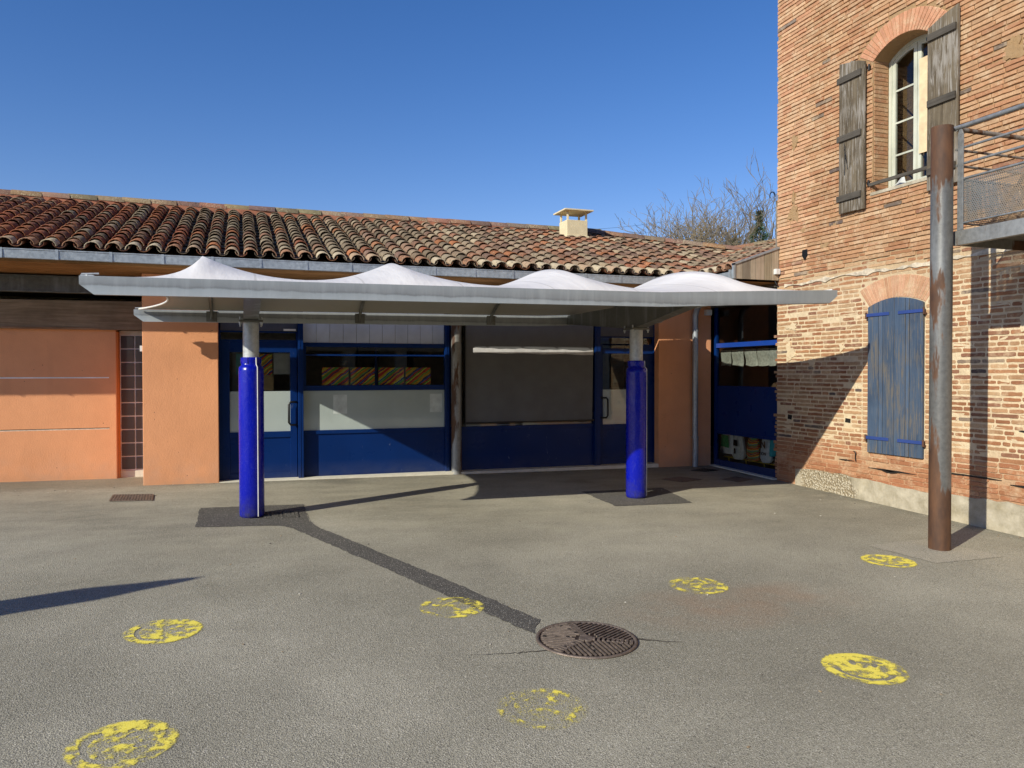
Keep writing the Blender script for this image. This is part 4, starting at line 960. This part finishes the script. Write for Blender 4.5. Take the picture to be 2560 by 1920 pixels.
# ------------------------------------------------------------------ rusty pole and balcony
PX,PY=6.64,5.87; g=G(PX,PY)
pl=empty('steel_pole',(PX,PY,g),'tall grey and rusty steel tube pole holding the balcony','pole')
m=MB(); m.lathe([(.102,0),(.102,4.05-g)],(0,0,0),40); o=m.build('tube',M['rust']); o.parent=pl
bal=empty('metal_balcony',(7.4,4,3),'grey steel balcony with perforated panels on the brick wall','balcony')
UBL=6.76; VE=5.84; VN2=2.2
m=MB(); m.box(UBL,UBL+.012,VN2,VE,2.865,3.01); m.box(UBL+.012,UBL+.07,VN2,VE,2.866,2.876); m.box(UBL+.0121,8.045,VE-.012,VE,2.868,3.008); m.build('edge_channel',M['rust2'],bal,.002)
m=MB(); m.box(UBL+.013,8.045,VN2,VE-.0125,2.965,2.99)
for vv in (2.6,3.4,4.2,5.0): m.box(UBL+.0121,8.04,vv,vv+.06,2.87,2.964)
m.build('platform',M['galv_dark'],bal)
for vv in (5.765,4.45,3.1):
    m=MB(); m.box(UBL+.0,UBL+.014,vv-.032,vv+.032,3.011,3.96); m.prism([(UBL,vv-.032,3.96),(UBL,vv+.032,3.96),(UBL,vv+.012,4.02),(UBL,vv-.012,4.02)],(.014,0,0)); m.build('baluster',M['rail'],bal,.002)
m=MB(); m.box(7.98,8.03,VE-.05,VE-.035,3.011,4.0); m.build('baluster',M['rail'],bal,.002)
for zz,r_ in ((4.036,.024),(3.83,.013),(3.672,.013)):
    m=MB(); m.tube([(UBL+.007-(.0 if r_>.02 else -.02),VN2,zz),(UBL+.007-(.0 if r_>.02 else -.02),VE+(.05 if r_>.02 else -.08),zz)],r_,12); m.build('handrail' if r_>.02 else 'rail_bar',M['rail'],bal)
    m=MB(); m.tube([(UBL,VE-.03,zz-.01),(8.04,VE-.03,zz-.01)],r_,12); m.build('handrail' if r_>.02 else 'rail_bar',M['rust2'],bal)
m=MB(); m.add([(UBL+.02,VN2,3.09),(UBL+.02,5.74,3.09),(UBL+.02,5.74,3.51),(UBL+.02,VN2,3.51)],[(0,1,2,3)]); m.build('perforated_panel',m_perf('perforated_sheet'),bal)
m=MB(); m.add([(UBL+.05,VE-.06,3.09),(8.0,VE-.06,3.09),(8.0,VE-.06,3.51),(UBL+.05,VE-.06,3.51)],[(0,1,2,3)]); m.build('perforated_panel',bpy.data.materials['perforated_sheet'],bal)
m=MB(); m.tube([(UBL+.02,VN2,3.52),(UBL+.02,5.745,3.52)],.012,8); m.tube([(UBL+.02,VN2,3.082),(UBL+.02,5.745,3.082)],.010,8); m.tube([(UBL+.05,VE-.06,3.52),(8.0,VE-.06,3.52)],.011,8); m.tube([(UBL+.05,VE-.06,3.082),(8.0,VE-.06,3.082)],.010,8); m.build('panel_edge',M['rail'],bal)

# ------------------------------------------------------------------ ground fittings
def onplane(o): o.rotation_euler=(math.atan(GV),-math.atan(-(-GU)) if False else math.atan(-GU),0)
mc=empty('manhole_cover',(2.136,4.60,G(2.136,4.6)),'round brown cast iron manhole cover at the end of the dark strip','manhole')
mc.rotation_euler=(math.atan(GV),math.atan(-GU),0)
def addp(mb,name,mat,par,bev=0):
    o=mb.build(name,mat); o.parent=par
    if bev: x=o.modifiers.new('bevel','BEVEL'); x.width=bev; x.limit_method='ANGLE'
    return o
m=MB(); n=64; ring=[]
for r_,z_ in ((.335,.0035),(.335,.012),(.318,.014),(.312,.006)): 
    for k in range(n): w=2*math.pi*k/n; ring.append((r_*math.cos(w),r_*math.sin(w),z_))
m.add(ring,[(i*n+k,i*n+(k+1)%n,(i+1)*n+(k+1)%n,(i+1)*n+k) for i in range(3) for k in range(n)],True); addp(m,'frame_ring',M['iron'],mc)
m=MB(); m.add([(.313*math.cos(2*math.pi*k/n),.313*math.sin(2*math.pi*k/n),.005) for k in range(n)],[tuple(range(n))]); addp(m,'cover_disc',m_plain('dark_iron',(.05,.033,.026),.6,.4,.4,.5,30),mc)
m=MB()
def clipr(p,q_,r=.300):
    # keep the part of p-q inside the radius
    p,q_=Vector(p),Vector(q_); d=q_-p; a=d.dot(d); b=2*p.dot(d); c=p.dot(p)-r*r; D=b*b-4*a*c
    if D<=0: return None
    t0=max(0,(-b-math.sqrt(D))/(2*a)); t1=min(1,(-b+math.sqrt(D))/(2*a))
    return (p+d*t0,p+d*t1) if t1>t0+.02 else None
for sec in range(3):
    base=sec*2*math.pi/3+.5; d=Vector((math.cos(base),math.sin(base))); nn=Vector((-d.y,d.x))
    for k in range(-9,10):
        off=nn*(k*.030); 
        cp=clipr(off+d*.01,off+d*.34)
        if cp:
            a_,b_=cp
            ang=lambda p:abs((math.atan2(p.y,p.x)-base+math.pi)%(2*math.pi)-math.pi)
            # only the third that belongs to this sector
            N_=14; seg=[a_.lerp(b_,i/N_) for i in range(N_+1)]; seg=[p for p in seg if ang(p)<math.pi/3-.04 and p.length>.075]
            if len(seg)>2:
                a_,b_=seg[0],seg[-1]; c_=(a_+b_)/2; L_=(b_-a_).length/2; m.obox((c_.x,c_.y,.011),(d.x*L_,d.y*L_,0),(nn.x*.0065,nn.y*.0065,0),(0,0,.006))
for sec in range(3):
    base=sec*2*math.pi/3+.5+math.pi/3; d=Vector((math.cos(base),math.sin(base))); nn=Vector((-d.y,d.x))
    for q0 in range(9):
        r_=.05+q0*.031; m.obox((d.x*r_,d.y*r_,.0115),(d.x*.008,d.y*.008,0),(nn.x*.02*(1+r_*2),nn.y*.02*(1+r_*2),0),(0,0,.0065))
m.lathe([(.05,.005),(.05,.016),(.035,.017)],(0,0,0),20)
addp(m,'raised_ribs',M['iron'],mc,.0015)
m=MB()
for k in range(18):
    w=k*.9; r_=.09+.011*k; m.obox((r_*math.cos(w),r_*math.sin(w),.0115),(.010,0,0),(0,.008,0),(0,0,.0062))
addp(m,'lifting_slots',M['hole'],mc)
def drain(pts,label,nb=9,mat=None,name='drain_grate'):
    P=[Vector(p) for p in pts]; c=sum(P,Vector((0,0)))/4
    e=empty(name,(c.x,c.y,G(c.x,c.y)),label,'drain')
    m=MB(); m.add([Vector(gp(*p,.005))-Vector(e.location) for p in P],[(0,1,2,3)]); o=m.build('pit',M['hole']); o.parent=e
    m=MB()
    for k in range(nb+1):
        a=P[0].lerp(P[1],k/nb); b=P[3].lerp(P[2],k/nb); w=(P[1]-P[0])/nb*.27
        m.prism([Vector(gp(*(a-w),.0055))-Vector(e.location),Vector(gp(*(a+w),.0055))-Vector(e.location),Vector(gp(*(b+w),.0055))-Vector(e.location),Vector(gp(*(b-w),.0055))-Vector(e.location)],(0,0,.007))
    for k in range(6):
        a=P[0].lerp(P[3],k/5); b=P[1].lerp(P[2],k/5); w=(P[3]-P[0])/5*.12
        m.prism([Vector(gp(*(a-w),.0058))-Vector(e.location),Vector(gp(*(b-w),.0058))-Vector(e.location),Vector(gp(*(b+w),.0058))-Vector(e.location),Vector(gp(*(a+w),.0058))-Vector(e.location)],(0,0,.0085))
    o=m.build('bars',mat or M['iron']); o.parent=e
drain([(-1.582,11.15),(-1.109,11.069),(-1.075,10.63),(-1.561,10.70)],'small rusty drain grate in front of the orange pillar',14)
drain([(.24,9.475),(.605,9.454),(.6,9.10),(.24,9.12)],'drain grate set in the dark patch beside the left post',8,M['patch'])
drain([(6.257,10.629),(6.652,10.752),(6.84,10.457),(6.42,10.308)],'dark reddish drain cover in the shade behind the right post',6)
drain([(7.193,10.377),(7.57,10.548),(7.679,10.268),(7.299,10.108)],'dark reddish drain cover in front of the glazed side wall',6)
drain([(7.269,11.394),(7.607,11.52),(7.738,11.294),(7.444,11.213)],'small dark drain cover at the foot of the downpipe',5,M['black'])
# grit and small pale litter lying on the asphalt
lm=MB(); rl=random.Random(4)
for i in range(300):
    if i<140: u_=rl.uniform(-3.5,8.0); v_=rl.uniform(1.5,11.7)
    elif i<220: u_=rl.uniform(-6,8); v_=11.88-abs(rl.gauss(0,.12))
    else: u_=8.0-abs(rl.gauss(0,.12)); v_=rl.uniform(3,10)
    s_=rl.uniform(.003,.0085); k=rl.random(); c=(.55,.52,.44) if k<.2 else ((.32,.24,.15) if k<.7 else (.10,.085,.07)); lm.cur=(*c,1); a_=rl.uniform(0,3)
    lm.obox((u_,v_,G(u_,v_)+.004),(s_*math.cos(a_),s_*math.sin(a_),0),(-s_*.6*math.sin(a_),s_*.6*math.cos(a_),rl.uniform(-.001,.002)),(0,0,s_*.35))
t=NT('grit'); t.P(col=t.attr(),rough=.9)
tag(lm.build('ground_grit',t.m),'scattered grit and tiny leaves on the asphalt','grit',None,'stuff')
# painted faces
FC=[((-.54,4.00),.262,-1.2,.725,'large worn yellow painted face at the left bottom corner of the yard'),
    ((-.50,5.57),.25,-1.25,.715,'worn yellow painted face left of the trench strip below the cast shadow'),
    ((1.46,5.50),.235,-1.3,.75,'faint yellow painted face touching the edge of the dark trench strip'),
    ((3.55,5.46),.235,-1.0,.725,'broken yellow painted face beyond the manhole cover'),
    ((1.49,3.755),.25,-1.1,.785,'very faded yellow painted face in front of the manhole cover'),
    ((3.55,3.665),.262,-.7,.67,'bold yellow painted face at the lower right, the most solid one'),
    ((5.745,5.64),.262,-.6,.69,'yellow painted face beside the foot of the rusty pole')]
for k,((u,v),r_,ang,thr,lab) in enumerate(FC):
    m=MB(); n=40; s_=r_*1.15; m.add([(s_*math.cos(2*math.pi*i/n),s_*math.sin(2*math.pi*i/n),0) for i in range(n)],[tuple(range(n))])
    o=m.build('painted_face',m_yellow('yellow_face_%s'%('abcdefg'[k]),k*1.7+.4,thr,-ang)); o.location=(u,v,G(u,v)+.0045); o.rotation_euler=(math.atan(GV),math.atan(-GU),0)
    tag(o,lab,'painted face','yellow faces painted on the yard')

# ------------------------------------------------------------------ things in the windows
for k,(x0,lab) in enumerate(((1.17,'striped painting with blue bands, leftmost of four in the window'),(1.605,'striped painting with green bands, second of four in the window'),(2.04,'dark red striped painting, third of four in the window'),(2.475,'yellow and brown striped painting, rightmost of four in the window'))):
    m=MB(); m.box(0,.405,0,.006,0,.275); o=m.build('striped_painting',m_art('stripe_art_%s'%'abcd'[k],k+3)); o.location=(x0,12.15,1.408); tag(o,lab,'painting','striped paintings in the wide window')
def sheetV(name,x0,x1,z0,z1,v,mat,label,cat):
    m=MB(); m.grid(lambda a,b:(x0+(x1-x0)*a,v+.004*math.sin(a*3+b*5),z0+(z1-z0)*b),6,6); return tag(m.build(name,mat),label,cat)
sheetV('teal_poster',-.076,.05,1.578,1.887,12.15,m_plain('teal_paper',(.05,.25,.22),.8),'teal poster in the left door behind the blue post','poster')
sheetV('leaf_painting',.25,.44,1.566,1.884,12.15,m_art('leaf_art',21,40),'yellow green painting in the left door glass','painting')
sheetV('white_paper',.458,.69,1.578,1.898,12.15,M['paper'],'white sheet of paper in the top corner of the left door','paper')
sheetV('brown_paper',.26,.456,1.33,1.560,12.15,m_plain('tan_paper',(.55,.38,.18),.8),'tan paper sheet low in the left door glass','paper')
m=MB()
for sg in (-1,1):
    m.prism([(1.492+sg*a,12.148,1.745+b) for a,b in ((0,.012),(.02,.03),(.055,.045),(.06,.01),(.055,-.035),(.02,-.028),(0,-.012))][::sg],(0,.004,0))
tag(m.build('paper_bow',M['black']),'small black paper bow stuck above the striped paintings','decoration')
for k,(a,b) in enumerate(((11.889,11.573),(11.564,11.216),(11.197,10.866),(10.848,10.523),(10.515,10.2))):
    m=MB(); m.grid(lambda s,t:(8.2+.02*math.sin(s*5+k)*(1-t)+.012*math.sin(t*6),a+(b-a)*s+.01*(1-t)*math.sin(k*2),1.712+.285*t+.012*math.sin(s*4+k)*(1-t)),8,8)
    tag(m.build('hanging_drawing',M['paper_dim']),['first drawing hung under the blue band, nearest the downpipe','second drawing hung under the blue band','third, middle drawing hung under the blue band','fourth drawing hung under the blue band','last drawing under the blue band, cut off by the brick corner'][k],'drawing','drawings hung in the side window')
def bag(v0,v1,z0,z1,mat,label,u=8.30,handles=True,tex=None):
    e=empty('hanging_bag',(u,(v0+v1)/2,z0),label,'bag','bags hung in the side window')
    m=MB(); vc=(v0+v1)/2; w=abs(v1-v0)/2
    def f(a,b):
        z=z0+(z1-z0)*b; ww=w*(1-.45*b**2.2)*(1-.35*max(0,.12-b)/.12); return (u-.05*math.sin(math.pi*a)*(1-b*.6),vc+ww*(1-2*a),z)
    m.grid(f,14,14); m.grid(lambda a,b:(u+.03,)+f(a,b)[1:],2,14)
    o=m.build('pouch',mat); o.parent=e; o.location=-Vector(e.location)
    m=MB(); m.tube([(u-.02,vc+w*.4,z1-.02),(u-.01,vc+w*.12,z1+.06),(u-.01,vc-w*.12,z1+.06),(u-.02,vc-w*.4,z1-.02)],.010,6); o=m.build('strap',mat); o.parent=e; o.location=-Vector(e.location)
    return e
cot=m_plain('cotton_bag',(.85,.85,.80),.9,0,.12,.3,20)
b1=bag(12.05,11.60,.13,.53,cot,'white bag with a green print, leftmost of the hung bags')
b2=bag(11.70,11.33,.06,.52,m_plain('canvas_bag',(.78,.78,.70),.9,0,.15,.3,20),'off-white canvas bag with a small dark print')
b3=bag(11.28,10.92,.08,.49,m_art('bag_print',5,60,.8),'blue and purple backpack with a red handle')
b4=bag(10.90,10.60,.08,.50,m_plain('pale_bag',(.75,.83,.86),.9,0,.1,.3,20),'pale bag printed with bold dark capital letters')
b5=bag(10.66,10.50,.20,.50,m_plain('turquoise_bag',(.06,.50,.60),.7),'turquoise bag partly hidden by the brick corner')
def extra(par,fn,name,mat):
    m=MB(); fn(m); o=m.build(name,mat); o.parent=par; o.location=-Vector(par.location)
extra(b1,lambda m:m.add([(8.235,11.95,.26),(8.235,11.70,.24),(8.235,11.72,.46),(8.235,11.93,.47)],[(0,1,2,3)]),'green_print',m_plain('green_print',(.05,.35,.10),.8,0,.5,0,40))
extra(b2,lambda m:(m.add([(8.235,11.57,.30),(8.235,11.45,.295),(8.235,11.46,.40),(8.235,11.56,.405)],[(0,1,2,3)]),m.add([(8.235,11.55,.16),(8.235,11.50,.155),(8.235,11.505,.25),(8.235,11.545,.255)],[(0,1,2,3)])),'dark_print',M['black'])
extra(b3,lambda m:m.box(8.23,8.26,11.02,11.12,.49,.54),'red_handle',m_plain('red_fabric',(.45,.02,.02),.8))
def text(par,s,loc,size,mat):
    c=bpy.data.curves.new('lettering','FONT'); c.body=s; c.size=size; c.extrude=.001; c.offset=size*.02; o=bpy.data.objects.new('lettering',c); COL.objects.link(o)
    dg=bpy.context.evaluated_depsgraph_get(); me=bpy.data.meshes.new_from_object(o.evaluated_get(dg)); bpy.data.objects.remove(o)
    me.materials.clear(); me.materials.append(mat); o=bpy.data.objects.new('lettering',me); COL.objects.link(o); o.parent=par; o.location=Vector(loc)-Vector(par.location); o.rotation_euler=(rad(90),0,rad(-90))
text(b4,'N',(8.232,10.80,.33),.16,M['black']); text(b4,'CTION',(8.232,10.885,.21),.07,M['black'])
bn=empty('bench',(8.55,11.2,-.1),'low bench with thin yellow legs behind the hanging bags','bench')
ym=m_plain('yellow_tube',(.55,.42,.03),.4)
m=MB(); m.tube([(8.34,12.0,.06),(8.34,10.2,.06)],.012,6); m.tube([(8.6,12.0,.06),(8.6,10.2,.06)],.012,6); o=m.build('rail',ym); o.parent=bn; o.location=-Vector(bn.location)
for vv in (11.85,11.35,10.85,10.35):
    m=MB(); m.tube([(8.34,vv,.06),(8.36,vv-.03,-.12)],.011,6); o=m.build('leg',ym); o.parent=bn; o.location=-Vector(bn.location)
m=MB(); m.box(8.36,8.58,10.2,12.0,.075,.09); o=m.build('seat',M['beamwood']); o.parent=bn; o.location=-Vector(bn.location)

# ------------------------------------------------------------------ trees, cables
def bare_tree(base,h,spread,seed,label,dirs=None,lean=0,trunk_r=.13):
    r=random.Random(seed); e=empty('bare_tree',base,label,'tree','bare trees behind the roof')
    m=MB(); tw=MB()
    def grow(p,d,L,rad_,lvl,mb):
        n=5; pts=[p]; rs=[rad_]
        for i in range(n):
            d=(d+Vector((r.uniform(-1,1),r.uniform(-1,1),r.uniform(-.25,.6)))*(.10 if lvl<2 else .17)).normalized(); p=p+d*(L/n); pts.append(p); rs.append(rad_*(1-.5*(i+1)/n))
        mb.tube(pts,rs,6 if lvl<2 else (4 if lvl<4 else 3),False)
        if lvl>=5: return
        kids={0:7,1:4,2:4,3:2,4:2}[lvl]
        for k in range(kids):
            t_=.3+.7*(k+r.random()*.6)/kids if lvl else .62+.38*(k+.5)/kids
            i=min(n-1,int(t_*n)); q0=pts[i].lerp(pts[i+1],t_*n-i) if i<n else pts[-1]
            side=Vector((r.uniform(-1,1),r.uniform(-1,1),r.uniform(-.15,.5))).normalized(); nd=(d*(.75 if lvl else .5)+side*spread).normalized()
            grow(q0,nd,L*(r.uniform(.30,.44) if lvl==0 else r.uniform(.5,.72)),max(.008,rs[min(i,n)]*.60),lvl+1,tw if lvl>=1 else m)
    D=dirs or [Vector((lean,0,1))]
    for d in D: grow(Vector((0,0,0)),d.normalized(),h*.655*(1 if abs(d.x)<.2 else .92),trunk_r,0,m)
    o=m.build('trunk',M['bark']); o.parent=e; o=tw.build('crown',M['bark']); o.parent=e
bare_tree((15.0,22,.1),8.2,.8,3,'bare tree behind the roof with a wide crown, the leftmost one',[Vector((-.03,0,1)),Vector((-.42,0,.9)),Vector((-.2,.1,1))],0,.13)
bare_tree((16.2,22.8,.1),7.9,.55,11,'slender bare tree just right of the widest one',None,.02,.12)
bare_tree((16.9,22.3,.1),7.9,.55,19,'bare tree rising behind the small evergreen',None,.05,.11)
bare_tree((17.8,23.2,.1),7.9,.6,27,'bare tree nearest the brick building',None,-.02,.12)
def leafy(name,base,h,w,mat,label,seed,n=3800):
    r=random.Random(seed); e=empty(name,base,label,'tree'); m=MB()
    for i in range(n):
        t_=r.random()**.8; z=h*(.15+.85*t_); rr=w*(1-t_)**.75*(.55+.45*math.sin(t_*38+r.random()))*r.random()**.45; a=r.uniform(0,6.28)
        c=Vector((rr*math.cos(a),rr*math.sin(a),z)); d=Vector((math.cos(a),math.sin(a),r.uniform(-.2,.7))).normalized()*r.uniform(.07,.20); s_=Vector((r.uniform(-1,1),r.uniform(-1,1),r.uniform(-1,1)))*.016
        m.add([c-s_,c+s_,c+d],[(0,1,2)])
    o=m.build('crown',mat); o.parent=e; m=MB(); m.tube([(0,0,0),(0,0,h*.9)],[.09,.02],6); o=m.build('trunk',M['bark']); o.parent=e
leafy('evergreen_tree',(16.15,21.3,.1),6.8,1.15,M['needle'],'small dark green conifer between the bare trunks',5,6500)
leafy('ivy_bush',(15.2,21.3,.1),5.9,.8,M['ivy'],'green ivy growing on the foot of the bare trunks',6,2600)
for k,(a,b) in enumerate((((10.0,30,7.45),(19.5,30,8.63)),((10.0,30.3,7.2),(19.5,30.3,8.25)),((10.0,30.6,6.9),(19.5,30.6,8.0)))):
    m=MB(); a,b=Vector(a),Vector(b); m.tube([a.lerp(b,i/16)+Vector((0,0,-.25*math.sin(math.pi*i/16))) for i in range(17)],.005,4)
    tag(m.build('overhead_cable',M['black']),['topmost overhead cable crossing the sky beside the bare tree','middle overhead cable crossing the sky beside the bare tree','lowest overhead cable just above the roof ridge'][k],'cable','overhead cables')

# ------------------------------------------------------------------ things outside the frame: an added shadow caster, and the building seen in reflections
wp=empty('shadow_post',(-5.50,4.43,G(-5.50,4.43)),'unseen tapered post left of the view, added to cast a shadow','post')  # made-up post, shaped to throw the tapered shadow on the ground
H0=3.05; prof=[(.196,0),(.196,H0-.72),(.195,H0-.45),(.17,H0-.38),(.115,H0-.26),(.088,H0-.16),(.06,H0-.08),(.012,H0)]
m=MB()
n=24; vs=[]
for r_,z_ in prof:
    off=max(0,(z_-(H0-.7)))/.7*.22
    for k in range(n): w=2*math.pi*k/n; vs.append((r_*math.cos(w)+off*.4582,r_*math.sin(w)-off*.8888,z_))
m.add(vs,[(i*n+k,i*n+(k+1)%n,(i+1)*n+(k+1)%n,(i+1)*n+k) for i in range(len(prof)-1) for k in range(n)],True); o=m.build('shaft',M['beamwood']); o.parent=wp
ob=empty('arcade_building',(2,-14,-.5),'plain rendered building across the yard behind the viewer','building')
m=MB(); x=-16
m.box(-18,22,-15.2,-14.6,2.7,4.6)
while x<22: m.box(x,x+.55,-15.2,-14.6,-.8,2.7); x+=2.6
o=m.build('wall',M['mortar']); o.parent=ob; o.location=-Vector(ob.location)
m=MB(); m.box(-18,22,-18,-17.8,-.8,4.6); m.prism([(-18.4,-14.3,4.55),(-18.4,-20,6.2),(-18.4,-20,6.05),(-18.4,-14.3,4.4)],(41,0,0)); o=m.build('rear_wall',M['beamwood']); o.parent=ob; o.location=-Vector(ob.location)
